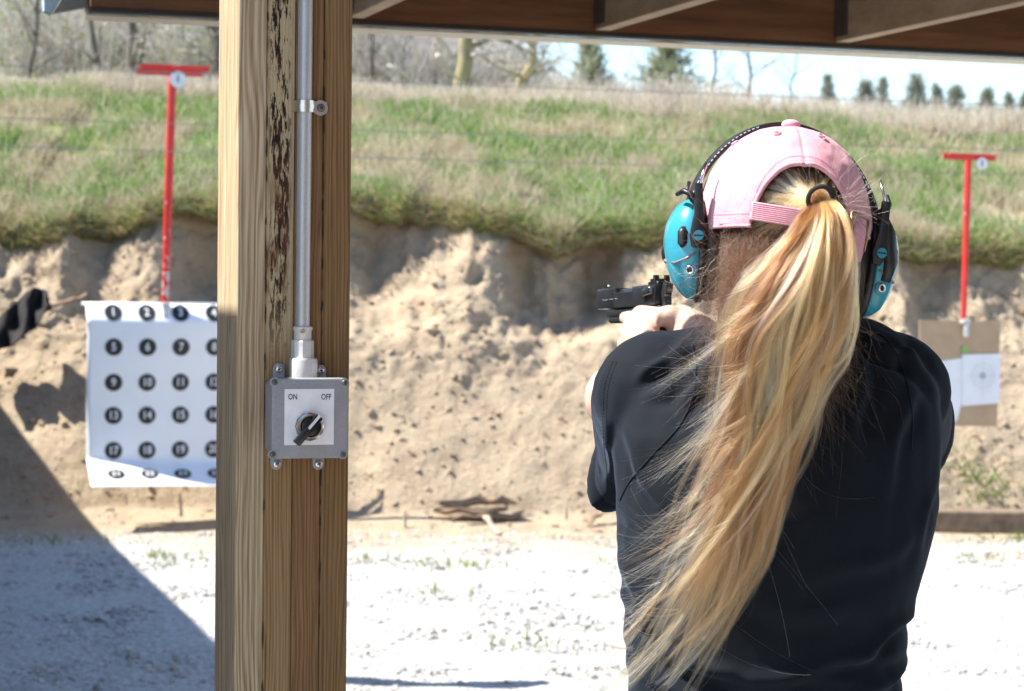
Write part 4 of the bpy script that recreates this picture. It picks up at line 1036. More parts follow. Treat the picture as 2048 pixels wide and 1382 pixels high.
# legs
for s in (-1, 1):
    hip = BASE+TU*(.085*s)+ZD*.92; kn = BASE+TU*(.12*s)+TF*(.05 if s < 0 else -.02)+ZD*.50; an = BASE+TU*(.16*s)+TF*(.10 if s < 0 else -.10)+ZD*.07
    b.tube([hip, hip.lerp(kn, .5), kn, kn.lerp(an, .35), an], [.082, .072, .052, .054, .036], 16)
    b.ball(an+TF*.06-ZD*.03, .042, .12, .038, (TU, TF, ZD))
me = baked(b.V, b.F, .0032, 5); me.shade_smooth(); me.name = 'body'
link('body', me, M['skin'], person)
for s in (-1, 1):
    MB().ball(H(s*.031, .089, .004), .0125, None, None, HAX).build('eye', plain('eye_white', (.75, .73, .70), .2), person, True)
# ---- trousers and shoes
tr = MB(); tr.ball(BASE+ZD*.92, .155, .115, .12, (TU, TF, ZD), 24, 14)
for s in (-1, 1):
    hip = BASE+TU*(.085*s)+ZD*.92; kn = BASE+TU*(.12*s)+TF*(.05 if s < 0 else -.02)+ZD*.50; an = BASE+TU*(.16*s)+TF*(.10 if s < 0 else -.10)+ZD*.07
    tr.tube([hip, hip.lerp(kn, .5), kn, an], [.094, .082, .066, .062], 20)
me = baked(tr.V, tr.F, .008, 4); me.shade_smooth(); link('trousers', me, plain('blue_denim', (.055, .075, .13), .8, 0, .2, 120, .3), person)
for s in (-1, 1):
    an = BASE+TU*(.16*s)+TF*(.10 if s < 0 else -.10)
    sm_ = MB(); sm_.ball(an+TF*.065+ZD*.045, .052, .145, .055, (TU, TF, ZD)); sm_.box(an+TF*.065+ZD*.016, .10, .29, .032, (TU, TF, ZD), .012, 2); sm_.build('shoe', M['black_plastic'], person, True)
def spline(G_, t):
    """Catmull-Rom through the rows of G_ (k,3) at t in 0..1"""
    G_ = np.asarray(G_); k = len(G_); q = np.clip(t*(k-1), 0, k-1-1e-6); i = q.astype(int); f = (q-i)[..., None]
    p0 = G_[np.maximum(i-1, 0)]; p1 = G_[i]; p2 = G_[np.minimum(i+1, k-1)]; p3 = G_[np.minimum(i+2, k-1)]
    return .5*((2*p1)+(-p0+p2)*f+(2*p0-5*p1+4*p2-p3)*f*f+(-p0+3*p1-3*p2+p3)*f**3)
# ---- t-shirt
c = MB(); loft(c, [sect(*t) for t in TS])
def sleeve(S0, S1, r0, r1, inner):
    d = (S1-S0)
    c.tube([S0+inner, S0, S0.lerp(S1, .5), S0.lerp(S1, .85), S1], [(r0[0]*.95, r0[1]*.95), r0, tuple((a+b_)/2 for a, b_ in zip(r0, r1)), r1, (r1[0]*1.02, r1[1]*1.02)], 28, up=ZD)
LH = P(1254, 852, 2.57); RH = P(1806, 858, 2.60)
c.ball(Ls, .078, .068, .078); c.ball(Rs, .069, .066, .069)
sleeve(Ls+Vector((0, .005, -.006)), LH, (.073, .079), (.058, .090), Vector((.05, -.01, 0)))
sleeve(Rs+Vector((0, .005, -.008)), RH, (.066, .070), (.060, .078), Vector((-.05, -.01, 0)))
c.ball(P(1420, 772, 2.385), .085, .075, .068); c.ball(P(1362, 782, 2.385), .07, .068, .070); c.ball(P(1690, 750, 2.42), .085, .075, .068)
me = baked(c.V, c.F, .0042, 12, .5); me.shade_smooth(); me.name = 't_shirt'
A = mesh_co(me); N = mesh_no(me)
# pixel-like coordinates of the cloth for its folds
uu = (A[:, 0]-.295)*1816; zz = (EYE-A[:, 2])*1816+548; yy = A[:, 1]
d = np.zeros(len(A))
def fold(cx, cy, ang, length, width, amp, wave=0, soft=.5):
    """one crease across the back: centre in photograph pixels, direction ang, ridge beside a valley"""
    global d
    x = uu+.295*1816+1024-cx; y = zz-cy; ca, sa = math.cos(R(ang)), math.sin(R(ang))
    s = x*ca+y*sa; t = -x*sa+y*ca; t = t+wave*np.sin(s/length*5+cx)
    win = np.clip(1-(np.abs(s)/length)**2, 0, 1)**1.5*(A[:, 1] < 2.50)
    d += amp*1.5*win*(np.exp(-(t/width)**2)-.8*np.exp(-((t-width*1.7)/(width*1.1))**2))
FD = [(1330, 718, -38, 95, 11, .006, 5), (1372, 705, -48, 75, 9, .005, 4), (1400, 742, -60, 95, 11, .006, 5), (1345, 760, -30, 80, 12, .0035, 6), (1418, 800, -85, 140, 14, .0055, 8), (1395, 860, -75, 110, 15, .003, 6),
      (1280, 930, 65, 110, 14, .004, 6), (1225, 900, 80, 90, 12, .004, 4), (1330, 1110, 25, 110, 16, .004, 8), (1310, 1060, 35, 90, 13, .003, 6), (1360, 1290, 12, 130, 14, .005, 8), (1500, 1318, 6, 230, 16, .0055, 9), (1660, 1296, -5, 190, 15, .0045, 8), (1760, 1250, -28, 110, 13, .005, 6),
      (1400, 1362, 10, 160, 13, .005, 6), (1600, 1366, 3, 220, 14, .005, 8), (1770, 1340, -18, 100, 12, .005, 5), (1790, 705, 22, 80, 11, .0055, 5), (1745, 690, 35, 60, 9, .005, 4), (1840, 735, 50, 90, 12, .004, 5), (1700, 790, -80, 120, 14, .003, 7), (1780, 860, -70, 150, 16, .003, 8),
      (1850, 1000, -75, 130, 14, .003, 6), (1550, 1180, 8, 240, 22, .0025, 12), (1700, 1100, -20, 180, 20, .0025, 10), (1480, 1000, 15, 160, 22, .002, 10), (1270, 1180, 75, 120, 14, .003, 6), (1300, 1230, 30, 90, 12, .004, 6)]
for f in FD: fold(*f)
d += .0026*fbm(A[:, 0]*9, A[:, 2]*7, A[:, 1]*9, 3)+.0008*fbm(A[:, 0]*40, A[:, 2]*30, A[:, 1]*40, 2)
# stitched hem round each sleeve
for S0, S1 in ((Ls, LH), (Rs, RH)):
    ax = np.array((S1-S0).normalized()); s = (A-np.array(S1))@ax
    near = np.linalg.norm(A-np.array(S1), axis=1) < .13
    d -= near*.0016*np.exp(-((s+.026)/.0028)**2); d += near*.0012*np.clip((s+.024)/.01, 0, 1)
# armhole seam of the left sleeve
q = (uu+.295*1816+1024)-1405+(zz-820)*.12; d -= .0022*np.exp(-(q/5)**2)*((zz > 690) & (zz < 980) & (yy < 2.40))
A2 = A+N*d[:, None]
# the left sleeve's hem hangs out to the left below the arm
ax = np.array((LH-Ls).normalized()); s = np.clip(((A-np.array(LH))@ax+.12)/.12, 0, 1.1)*(A[:, 0] < .20)*(A[:, 1] > 2.36)
A2[:, 0] -= s*(.62*np.clip(LH.z-.020-A[:, 2], 0, .08)-.018); A2[:, 2] -= s*.16*np.clip(LH.z-A[:, 2], 0, .08)
set_co(me, A2)
t = NT('black_jersey'); v = t.co(); n = t.noise(v, 900, 2, .6); n2 = t.noise(v, 14, 4, .6)
t.col(t.mix(.5, t.ramp(n, [(.3, (.0040, .0054, .0080)), (.7, (.0105, .0140, .0200))]), t.ramp(n2, [(.3, (.0050, .0067, .0098)), (.7, (.0080, .0108, .0155))])))
t.set(Roughness=.82, Sheen_Weight=.10, Sheen_Roughness=.45, Sheen_Tint=(.55, .70, 1.0, 1)); t.b.inputs['Specular IOR Level'].default_value = .12
t.bump(n, .25, .0008)
from mathutils.bvhtree import BVHTree
bvh = BVHTree.FromPolygons([v.co.copy() for v in me.vertices], [tuple(p.vertices) for p in me.polygons])
shirt = link('t_shirt', me, t.m, person)
M['thread'] = plain('black_thread', (.003, .004, .006), .9); M['seam_cloth'] = t.m
def sew(pts, r, nm, lift=.0004, dash=False):
    """a sewn line following the cloth"""
    q = spline(np.array([(x, y, 0) for x, y in pts], float), np.linspace(0, 1, 90)); out = []
    for x, y, _ in q:
        h = bvh.ray_cast(Vector((0, 0, EYE)), ray(x, y).normalized())
        if h[0] is not None: out.append(h[0]+h[1]*lift)
    mb = MB()
    if dash:
        for i in range(0, len(out)-1, 2): mb.tube([out[i], out[i+1]], r, 5)
    else: mb.tube(out, r, 6)
    o = mb.build(nm, M['thread'] if dash else M['seam_cloth'], shirt, True)
    if dash: o['kind'] = 'stuff'
sew([(1226, 722), (1210, 770), (1206, 830), (1208, 890), (1214, 940), (1212, 985)], .00055, 'hem_stitching', .0003, True)
sew([(1233, 724), (1217, 772), (1213, 832), (1215, 892), (1221, 942), (1219, 985)], .00055, 'hem_stitching', .0003, True)
sew([(1384, 690), (1392, 730), (1386, 790), (1360, 850), (1310, 905), (1262, 960), (1240, 1000)], .0012, 'armhole_seam', .0002)
sew([(1391, 690), (1400, 730), (1394, 792), (1367, 855), (1317, 912)], .0005, 'seam_stitching', .0003, True)
sew([(1760, 668), (1788, 700), (1812, 760), (1824, 830), (1822, 900)], .0012, 'armhole_seam', .0002)
# sewn edge bands
def ring_tube(c0, ax, rx, rz, r, nm, mat):
    sx = ZD.cross(ax).normalized(); sz = ax.cross(sx)
    pts = [c0+sx*(rx*math.cos(q))+sz*(rz*math.sin(q)) for q in np.linspace(0, 6.2832, 41)]
    return MB().tube(pts, r, 6, cap=False).build(nm, mat, person, True)

# ---- cap
def cloth_pink():
    t = NT('pink_twill'); v = t.co(); n = t.noise(t.mapping(v, (700, 700, 700)), 1, 2, .5); n2 = t.noise(v, 22, 5, .65)
    c = t.mix(.5, t.ramp(n, [(.3, (.60, .25, .32)), (.7, (.72, .37, .44))]), t.ramp(n2, [(.35, (.60, .26, .33)), (.7, (.76, .42, .48))]))
    t.col(c); t.set(Roughness=.85, Sheen_Weight=.15); t.b.inputs['Specular IOR Level'].default_value = .15
    t.bump(t.math('ADD', n, t.math('MULTIPLY', n2, 1.5)), .22, .002); return t.m
M['pink'] = cloth_pink()
CA, CB, CC = .0925, .108, .1105
cap = empty('cap', HC); cap.parent = person; cap.location = HC-BASE
AW, AH = .60, .062             # half angle and height of the opening at the back
def rim_z(az):
    aa = abs((az+math.pi) % (2*math.pi)-math.pi)
    lo_ = -.005-.004*min(1, max(0, (aa-.7)/.8))
    if aa < AW: return lo_+(AH-lo_)*max(0, 1-(aa/AW)**2.6)**.5
    return lo_
def cap_s(az, th, off=0.0):
    """az 0 = back of the head, th the angle down from the top button"""
    st_, ct = math.sin(th), math.cos(th)
    pn = .0014*math.cos(3*az)*st_
    seam = -.0013*math.exp(-((abs(math.sin(1.5*az))*st_)/.03)**2)*min(1, th*3)
    wr = .0016*float(noise(az*3.1, th*4, 2))*st_+.0007*float(noise(az*9, th*11, 5))*st_
    k = 1+(off+pn+seam+wr)/.1
    flat = 1-.03*math.exp(-(th/.35)**2)
    return H(math.sin(az)*st_*CA*k, -math.cos(az)*st_*CB*k, ct*CC*k*flat)
def cap_pt(az, f, off=0.0): return cap_s(az, f*math.acos(max(-1, min(1, rim_z(az)/CC))), off)
azs = np.linspace(-math.pi, math.pi, 241)[:-1]; nf = 84; thM = math.acos(-.0095/CC)
V = [cap_s(0, 0)]; F = []; keep = [True]; na = len(azs)
for j in range(1, nf+1):
    for a in azs:
        th = thM*j/nf; z_ = CC*math.cos(th); rz_ = rim_z(a)
        ok = z_ >= rz_-.0016
        if abs(z_-rz_) < .0016: th = math.acos(rz_/CC)
        V.append(cap_s(a, th)); keep.append(ok)
for i in range(na): F.append((0, 1+i, 1+(i+1) % na))
for j in range(nf-1):
    for i in range(na):
        q = (1+j*na+i, 1+(j+1)*na+i, 1+(j+1)*na+(i+1) % na, 1+j*na+(i+1) % na)
        if all(keep[x] for x in q): F.append(q)
bmq = bmesh.new(); vs = [bmq.verts.new(v) for v in V]
for f in F: bmq.faces.new([vs[x] for x in f])
for v in [v for v in bmq.verts if not v.link_faces]: bmq.verts.remove(v)
me_ = bpy.data.meshes.new('crown_panel'); bmq.to_mesh(me_); bmq.free(); me_.shade_smooth()
o = link('crown_panel', me_, M['pink'], cap); s_ = o.modifiers.new('t', 'SOLIDIFY'); s_.thickness = .0022; s_.offset = 0
# bound edge of the opening and hem stitching
M['pink_thread'] = plain('pink_thread', (.66, .34, .41), .8)
MB().tube([cap_pt(a, 1.0, .0) for a in AW*np.sin(np.linspace(-1.5, 1.5, 90))], .0026, 8).build('edge_binding', M['pink'], cap, True)
MB().tube([cap_pt(a, 1.0, .0) for a in np.linspace(AW*1.0, 2*math.pi-AW*1.0, 120)], .0022, 8).build('rim_binding', M['pink'], cap, True)
def stitches(path, nm):
    mb = MB(); 
    for i in range(0, len(path)-1, 2): mb.tube([path[i], path[i+1]], .0004, 4)
    o = mb.build(nm, M['pink_thread'], cap); o['kind'] = 'stuff'; return o
stitches([cap_pt(a, .905, .0016) for a in AW*.97*np.sin(np.linspace(-1.45, 1.45, 110))], 'stitching')
stitches([cap_pt(a, .93, .0016) for a in np.linspace(-1.9, -AW*1.05, 70)], 'stitching')
for sgn in (-1, 1): stitches([cap_pt(sgn*.03, f, .0016) for f in np.linspace(.10, .48 if sgn else 1, 46)], 'stitching')
MB().ball(H(0, 0, CC*.973+.0030), .0105, .0105, .0060, HAX).build('button', M['pink'], cap, True)
for a in (-.52, .52, -1.57, 1.57):
    q = cap_pt(a, .42, .0024); nrm = (q-HC).normalized(); e1 = nrm.cross(ZD).normalized(); e2 = nrm.cross(e1)
    MB().tube([q+e1*(.0034*math.cos(x))+e2*(.0034*math.sin(x)) for x in np.linspace(0, 6.2832, 17)], .0010, 6, cap=False).build('eyelet', M['pink_thread'], cap, True)
# bill in front
V = []; F = []; nb_, mb_ = 20, 8
for j in range(mb_+1):
    for i in range(nb_+1):
        a = R(-62+124*i/nb_); e = j/mb_
        V.append(H(math.sin(a)*CA*(1.0-.06*e), math.cos(a)*CB*.98+e*.068*math.cos(a*.9), -.004-.022*e*e-.018*(abs(a)**2)*e*.9))
for j in range(mb_):
    for i in range(nb_): F.append((j*(nb_+1)+i, j*(nb_+1)+i+1, (j+1)*(nb_+1)+i+1, (j+1)*(nb_+1)+i))
o = mesh('bill', V, F, M['pink'], cap, True); s_ = o.modifiers.new('t', 'SOLIDIFY'); s_.thickness = .004
# strap across the opening, buckle and tail
def strap_pt(az, h, off=.0028):
    z = h; st_ = math.sqrt(max(0, 1-(z/CC)**2)); r = 1+off/.1
    return H(math.sin(az)*st_*CA*r, -math.cos(az)*st_*CB*r, z)
def band(a0, a1, h0, h1, off, nm, mat, k=26, slope=0.0, par=None):
    V = []; F = []
    for i in range(k+1):
        a = a0+(a1-a0)*i/k
        for j in range(5): V.append(strap_pt(a, h0+(h1-h0)*j/4+slope*(a-a0), off))
    for i in range(k):
        for j in range(4): F.append((i*5+j, (i+1)*5+j, (i+1)*5+j+1, i*5+j+1))
    o = mesh(nm, V, F, mat, par or cap, True); s_ = o.modifiers.new('t', 'SOLIDIFY'); s_.thickness = .0018; s_.offset = 0; return o
sb = band(-AW*1.0, AW*1.05, .001, .0205, .0035, 'strap', M['pink'], slope=-.010)
for q in range(9):   # ribbing
    V_ = [strap_pt(a, .0025+q*.0021-.010*(a+AW), .0048) for a in np.linspace(-AW*.98, AW*.98, 20)]
    MB().tube(V_, .0005, 4).build('rib', M['pink_thread'], sb)
band(AW*1.02, AW*1.42, -.033, .006, .0058, 'strap_tail', M['pink'], 8, slope=-.01)
M['brass'] = metal('antique_brass', (.35, .27, .15), .35)
fr = MB()
for (a0, h0, a1, h1) in ((AW*.92, .016, AW*.92, -.017), (AW*1.42, .010, AW*1.42, -.024), (AW*.92, .016, AW*1.42, .010)):
    fr.tube([strap_pt(a0+(a1-a0)*f, h0+(h1-h0)*f, .0075) for f in (0, .33, .66, 1)], .0016, 6)
fr.build('buckle', M['brass'], cap, True)

# ================================================================ ear defenders
muff = empty('ear_defenders', HC-ZD*.1, 'teal and black electronic ear defenders worn over the pink cap', 'ear defenders')
M['teal'] = plain('teal_plastic', (.035, .30, .40), .27, 0, .05, 20, Coat_Weight=.4, Coat_Roughness=.12)
M['muff_black'] = plain('matte_black_plastic', (.012, .012, .013), .42, 0, .15, 30)
M['cushion'] = plain('cushion_vinyl', (.016, .015, .016), .5, 0, .2, 30)
M['grey_plastic'] = plain('warm_grey_plastic', (.20, .17, .17), .4)
M['band_vinyl'] = plain('headband_vinyl', (.010, .010, .012), .5, 0, .2, 50, .3)
def cup(s):
    """one ear cup; s -1 left, +1 right"""
    # axis out of the ear, tipped; cup-local: a forward, b up, c outward
    out = (HR*s-HZ*.06).normalized(); upv = (HZ-out*HZ.dot(out)).normalized(); fw_ = HFw
    O = H(s*.076, .004, -.024 if s < 0 else -.030)
    def C(a, b_, c_): return O+fw_*a+upv*b_+out*c_
    def outline(k, sc, low=1.0, shift=0.0):
        r = []
        for i in range(k):
            t = 2*math.pi*i/k; x = math.cos(t); y = math.sin(t)
            w = .0415*(1-.30*max(0, -y)**1.5); h = .052 if y > 0 else .066
            r.append((math.copysign(abs(x)**.85, x)*w*sc-.004*max(0, -y)+shift, math.copysign(abs(y)**.9, y)*h*sc*low))
        return r
    k = 40
    def shell(levels, nm, mat, ang=None):
        V = []; F = []
        for c_, sc, low, shf in levels:
            for a, b_ in outline(k, sc, low, shf): V.append(C(a, b_, c_))
        for i in range(len(levels)-1):
            for j in range(k):
                q = (i*k+j, i*k+(j+1) % k, (i+1)*k+(j+1) % k, (i+1)*k+j); F.append(q)
        F.append(tuple((len(levels)-1)*k+j for j in range(k))); F.append(tuple(range(k))[::-1])
        if s < 0: F = [f[::-1] for f in F]
        return mesh(nm, V, F, mat, muff, True)
    shell([(-.006, .80, 1, 0), (-.002, .93, 1, 0), (.006, .97, 1, 0), (.012, .93, 1, 0), (.014, .86, 1, 0)], 'cushion', M['cushion'])
    shell([(.0135, .92, 1, 0), (.0145, .98, 1, 0), (.020, .985, 1, 0), (.0215, .95, 1, 0)], 'base_plate', M['muff_black'])
    sh_ = shell([(.021, .90, 1, 0), (.0225, .945, 1, 0), (.030, .925, .985, 0), (.038, .86, .95, 0), (.045, .73, .88, .002), (.050, .55, .78, .004), (.0525, .3, .6, .004)], 'ear_shell', M['teal'])
    # raised lower panel with a grey chevron
    V = []; F = []
    pan = [(-.036, -.020), (.020, -.026), (.022, -.046), (-.004, -.062), (-.022, -.058), (-.034, -.042)]
    MB().tube([C(-.0370, -.010, .024), C(-.0335, -.016, .033), C(-.024, -.021, .0425), C(.008, -.019, .0500), C(.028, -.012, .042)], [(.0030, .0016), (.0045, .002), (.005, .002), (.004, .002), (.002, .001)], 10).build('grey_chevron', M['grey_plastic'], muff, True)
    # volume wheel in its slot
    vo = MB(); ce = C(-.030, .006, .036); nr = (C(-.05, .006, .05)-C(-.03, .006, .036)).normalized()
    vo.tube([ce-upv*.011+nr*.002, ce-upv*.006+nr*.004, ce+upv*.006+nr*.004, ce+upv*.011+nr*.002], [.0030, .0058, .0058, .0030], 12); vo.build('slot', M['muff_black'], muff, True)
    MB().tube([ce-upv*.007+nr*.0055, ce+upv*.007+nr*.0055], .0042, 14).build('volume_wheel', plain('wheel_grey_%d' % s, (.05, .05, .055), .5), muff, angle=40)
    # jack socket
    jc = C(-.0335, -.029, .030); jn = (-fw_*.9+out*.5).normalized(); e1 = upv; e2 = jn.cross(e1)
    jk = MB().tube([jc+jn*.000+e1*(.0062*math.cos(x))+e2*(.0062*math.sin(x)) for x in np.linspace(0, 6.2832, 25)], .0018, 8, cap=False).build('jack_recess', M['teal'], muff, True)
    MB().tube([jc+jn*.002+e1*(.0040*math.cos(x))+e2*(.0040*math.sin(x)) for x in np.linspace(0, 6.2832, 21)], .0014, 8, cap=False).build('jack_ring', M['chrome'], muff, True)
    MB().tube([jc-jn*.002, jc+jn*.0012], .0030, 12).build('jack_hole', M['ink'], muff)
    # mesh microphone grille at the front
    MB().ball(C(.020, -.010, .046), .016, .014, .008, (fw_, upv, out)).build('microphone_grille', M['muff_black'], muff, True)
    # yoke arm behind the shell, screw, wire
    yk = MB()
    yk.prism([(-.0065, -.022), (-.0085, -.010), (-.004, .012), (-.0032, .046), (.0045, .046), (.0065, .008), (.0065, -.016), (.002, -.024)], C(-.041, .018, .0235 if s < 0 else .022), (out if s > 0 else -out), upv, -fw_, -.006, .0045, .0015)
    yk.build('yoke', M['muff_black'], muff, angle=40)
    sc = MB().tube([C(-.0450, .008, .0235), C(-.0472, .008, .0237)], .0056, 20).build('pivot_screw', M['teal'], muff, angle=40)
    MB().box(C(-.0474, .008, .0237), .010, .0008, .0013, (out, fw_, upv)).build('slot_line', M['ink'], sc)
    MB().tube([C(-.040, .050, .022), C(-.041, .068, .020), C(-.036, .086, .014)], .0016, 8).build('wire_arm', M['chrome'], muff, True)
    if s < 0: MB().tube([C(-.036, .046, .024), C(-.038, .052, .030), C(-.030, .056, .037), C(-.014, .053, .042)], [.0026, .0032, .0032, .0026], 10).build('wire_clip', M['muff_black'], muff, True)
    return C
CL = cup(-1); CR = cup(1)
# outer ridge on the far cup
MB().tube([CR(-.030, .055, .018), CR(-.034, .030, .030), CR(-.032, .0, .036), CR(-.034, -.022, .034)], [.006, .009, .010, .006], 12).build('hinge_cover', M['muff_black'], muff, True)
# headband over the cap
V = []; F = []; k = 60
for i in range(k+1):
    a = R(-93+186*i/k); rx, rz = CA*.955+.0078+.009*(abs(a)/1.62)**3, CC*.955+.0035; yc = .036-.026*(abs(a)/1.62)**2
    sag = .006*math.exp(-((abs(a)-R(92))/.25)**2)
    wd = .017*(1-.30*(abs(a)/R(93))**2)
    for (yo, th) in ((-wd, 0), (-wd, .006), (wd, .006), (wd, 0)):
        r1 = rx+th-sag*0; r2 = rz+th
        V.append(H(math.sin(a)*r1+.0*a, yc+yo, math.cos(a)*r2+(.030 if abs(a) > 1.45 else 0)*0))
for i in range(k):
    for j in range(4): F.append((i*4+j, i*4+(j+1) % 4, (i+1)*4+(j+1) % 4, (i+1)*4+j))
F += [(0, 1, 2, 3), (k*4+3, k*4+2, k*4+1, k*4)]
hbnd = mesh('headband', V, F, M['band_vinyl'], muff, False); bv = hbnd.modifiers.new('b', 'BEVEL'); bv.width = .0018; bv.segments = 2
# pale stitching along the rear edge of the band
mb = MB()
for i in range(60):
    a = R(-86+172*i/60); a2 = R(-86+172*(i+.55)/60)
    if abs(a) < .35: continue
    f = lambda q: H(math.sin(q)*(CA+.0195), -.0015, math.cos(q)*(CC+.0142))
    g_ = lambda q: H(math.sin(q)*(CA*.955+.0118+.009*(abs(q)/1.62)**3), .036-.026*(abs(q)/1.62)**2-.0172+.0045*(abs(q)/R(93))**2, math.cos(q)*(CC*.955+.0072))
    mb.tube([g_(a), g_(a2)], .0007, 5)
o = mb.build('stitching', plain('pale_blue_thread', (.35, .52, .62), .7), hbnd); o['kind'] = 'stuff'
for s in (-1, 1):
    MB().tube([H(s*(CA+.0165), -.010, .040), H(s*(CA+.019), -.016, .030), H(s*(CA+.014), -.024, .020), H(s*(CA+.008), -.030, .014)], .0024, 8).build('cable', M['muff_black'], muff, True)

# ================================================================ pistol
gun = empty('pistol', GO, 'black semi-automatic pistol held out in both hands', 'pistol')
M['steel'] = plain('blued_steel', (.060, .064, .075), .30, .75, .2, 60)
M['steel_worn'] = plain('worn_steel', (.10, .11, .12), .25, .8, .3, 80)
M['polymer'] = plain('black_grip', (.014, .014, .015), .5, 0, .2, 60, .3)
GX = (GF, GL, GU)
s_ = MB()
s_.box(G(.162, 0, .0005), .066, .026, .029, GX, .0025, 2)                 # muzzle end
s_.box(G(.037, 0, .0005), .074, .027, .029, GX, .0025, 2)                 # breech block
for y in (-1, 1): s_.box(G(.102, y*.0115, -.003), .066, .0042, .022, GX, .0010)   # side rails beside the open top
s_.box(G(.012, 0, .0165), .030, .022, .005, GX, .0015)
for i in range(8):
    for y in (-1, 1): s_.box(G(.006+i*.0034, y*.0137, .001), .0014, .0012, .018, GX)
s_.build('slide', M['steel'], gun, angle=35)
MB().tube([G(.065, 0, .006), G(.196, 0, .006), G(.198, 0, .006)], [.0076, .0076, .0068], 20).build('barrel', M['steel'], gun, angle=40)
fr = MB(); fr.box(G(.122, 0, -.0205), .088, .022, .012, GX, .003, 2); fr.box(G(.034, 0, -.021), .090, .025, .013, GX, .002); fr.box(G(.140, 0, -.030), .044, .020, .010, GX, .003)
fr.build('frame', M['polymer'], gun, angle=35)
MB().tube([G(-.018, 0, -.020), G(-.024, 0, -.0245), G(-.008, 0, -.032)], [(.009, .004), (.0125, .0045), (.010, .008)], 14, up=GU).build('beavertail', M['steel'], gun, True)
MB().prism([(-.010, -.026), (.034, -.026), (.026, -.075), (.012, -.128), (-.036, -.128), (-.028, -.08)], GO, GF, GU, GL, -.0145, .0145, .004, 2).build('grip', M['polymer'], gun, angle=40)
MB().tube([G(.040, 0, -.026), G(.044, 0, -.050), G(.070, 0, -.058), G(.086, 0, -.046), G(.088, 0, -.026)], (.005), 8).build('trigger_guard', M['polymer'], gun, True)
MB().tube([G(.062, 0, -.026), G(.059, 0, -.038), G(.064, 0, -.048)], [.004, .0035, .003], 8).build('trigger', M['steel'], gun, True)
h = MB(); h.prism([(-.004, -.016), (-.002, .006), (-.010, .018), (-.020, .014), (-.019, .006), (-.012, -.002), (-.014, -.016)], GO, GF, GU, GL, -.005, .005, .0012); h.build('hammer', M['steel_worn'], gun, angle=40)
for i in range(5):
    MB().box(G(-.0195+i*.0008, 0, .015-i*.0036), .0016, .0092, .0016, GX).build('serration', M['steel'], gun)
rs = MB(); rs.box(G(.010, 0, .0205), .014, .024, .0045, GX, .0006); 
for y in (-1, 1): rs.box(G(.006, y*.0082, .0250), .006, .0068, .0055, GX, .0005)
rs.build('rear_sight', M['steel'], gun, angle=30)
fs = MB(); fs.prism([(.178, .014), (.190, .014), (.186, .022), (.181, .022)], GO, GF, GU, GL, -.0018, .0018); fs = fs.build('front_sight', M['steel'], gun)
MB().ball(G(.1795, 0, .0195), .0017).build('bead', plain('white_bead', (.8, .82, .8), .3), fs, True)
sf = MB(); sf.tube([G(.004, .0138, .006), G(.012, .0165, .007), G(.026, .0175, .004), G(.033, .0165, -.002)], [(.0022, .005), (.003, .0065), (.003, .0055), (.0015, .003)], 10); sf.build('safety_lever', M['steel_worn'], gun, True)
MB().box(G(.060, .0135, -.020), .034, .003, .0055, GX, .001).build('slide_stop', M['steel'], gun)
MB().box(G(.084, .0135, -.0215), .012, .004, .006, GX, .0015).build('takedown_lever', M['steel_worn'], gun)
MB().tube([G(.036, .0125, -.026), G(.036, .016, -.026)], .005, 12).build('grip_screw', M['steel'], gun, angle=40)
eg = MB()
for i in range(11):
    if i in (4, 8): continue
    eg.box(G(.170-i*.0048, .0137, -.001+random.uniform(-.0006, .0006)), .0028, .0004, .0011, GX)
o = eg.build('engraving', plain('engraved_white', (.30, .30, .31), .6), gun); o['kind'] = 'stuff'

# ================================================================ hair
M['hair'] = hair_mat('blond_hair', .22, .40)
BL = [(.49, .27, .105), (.32, .145, .048), (.73, .51, .285), (.155, .056, .019), (.065, .022, .008)]
TIE = P(1638, 398, 2.208)
CEN = np.array([P(1638, 398, 2.212), P(1650, 432, 2.188), P(1640, 500, 2.170), P(1606, 590, 2.160), P(1560, 690, 2.165), P(1540, 790, 2.172), P(1520, 890, 2.176), P(1482, 990, 2.172), P(1440, 1090, 2.165), P(1385, 1190, 2.160), P(1325, 1285, 2.155), P(1275, 1365, 2.150)])
HWD = np.array([10, 46, 74, 94, 102, 84, 76, 80, 86, 86, 74, 62])/1950.
DEP = np.array([9, 34, 46, 46, 42, 38, 36, 34, 32, 28, 22, 14])/1950.
def tail_frame(t):
    c = spline(CEN, t); w = np.interp(t, np.linspace(0, 1, len(HWD)), HWD); dp = np.interp(t, np.linspace(0, 1, len(DEP)), DEP)
    dt = spline(CEN, np.clip(t+.01, 0, 1))-spline(CEN, np.clip(t-.01, 0, 1)); dt /= np.linalg.norm(dt, axis=-1)[..., None]
    side = np.stack([-dt[..., 2], 0*dt[..., 0], dt[..., 0]], -1); side *= -1; side /= np.linalg.norm(side, axis=-1)[..., None]+1e-9
    return c, w, dp, side
K = 30
ts = np.linspace(0, 1, K)
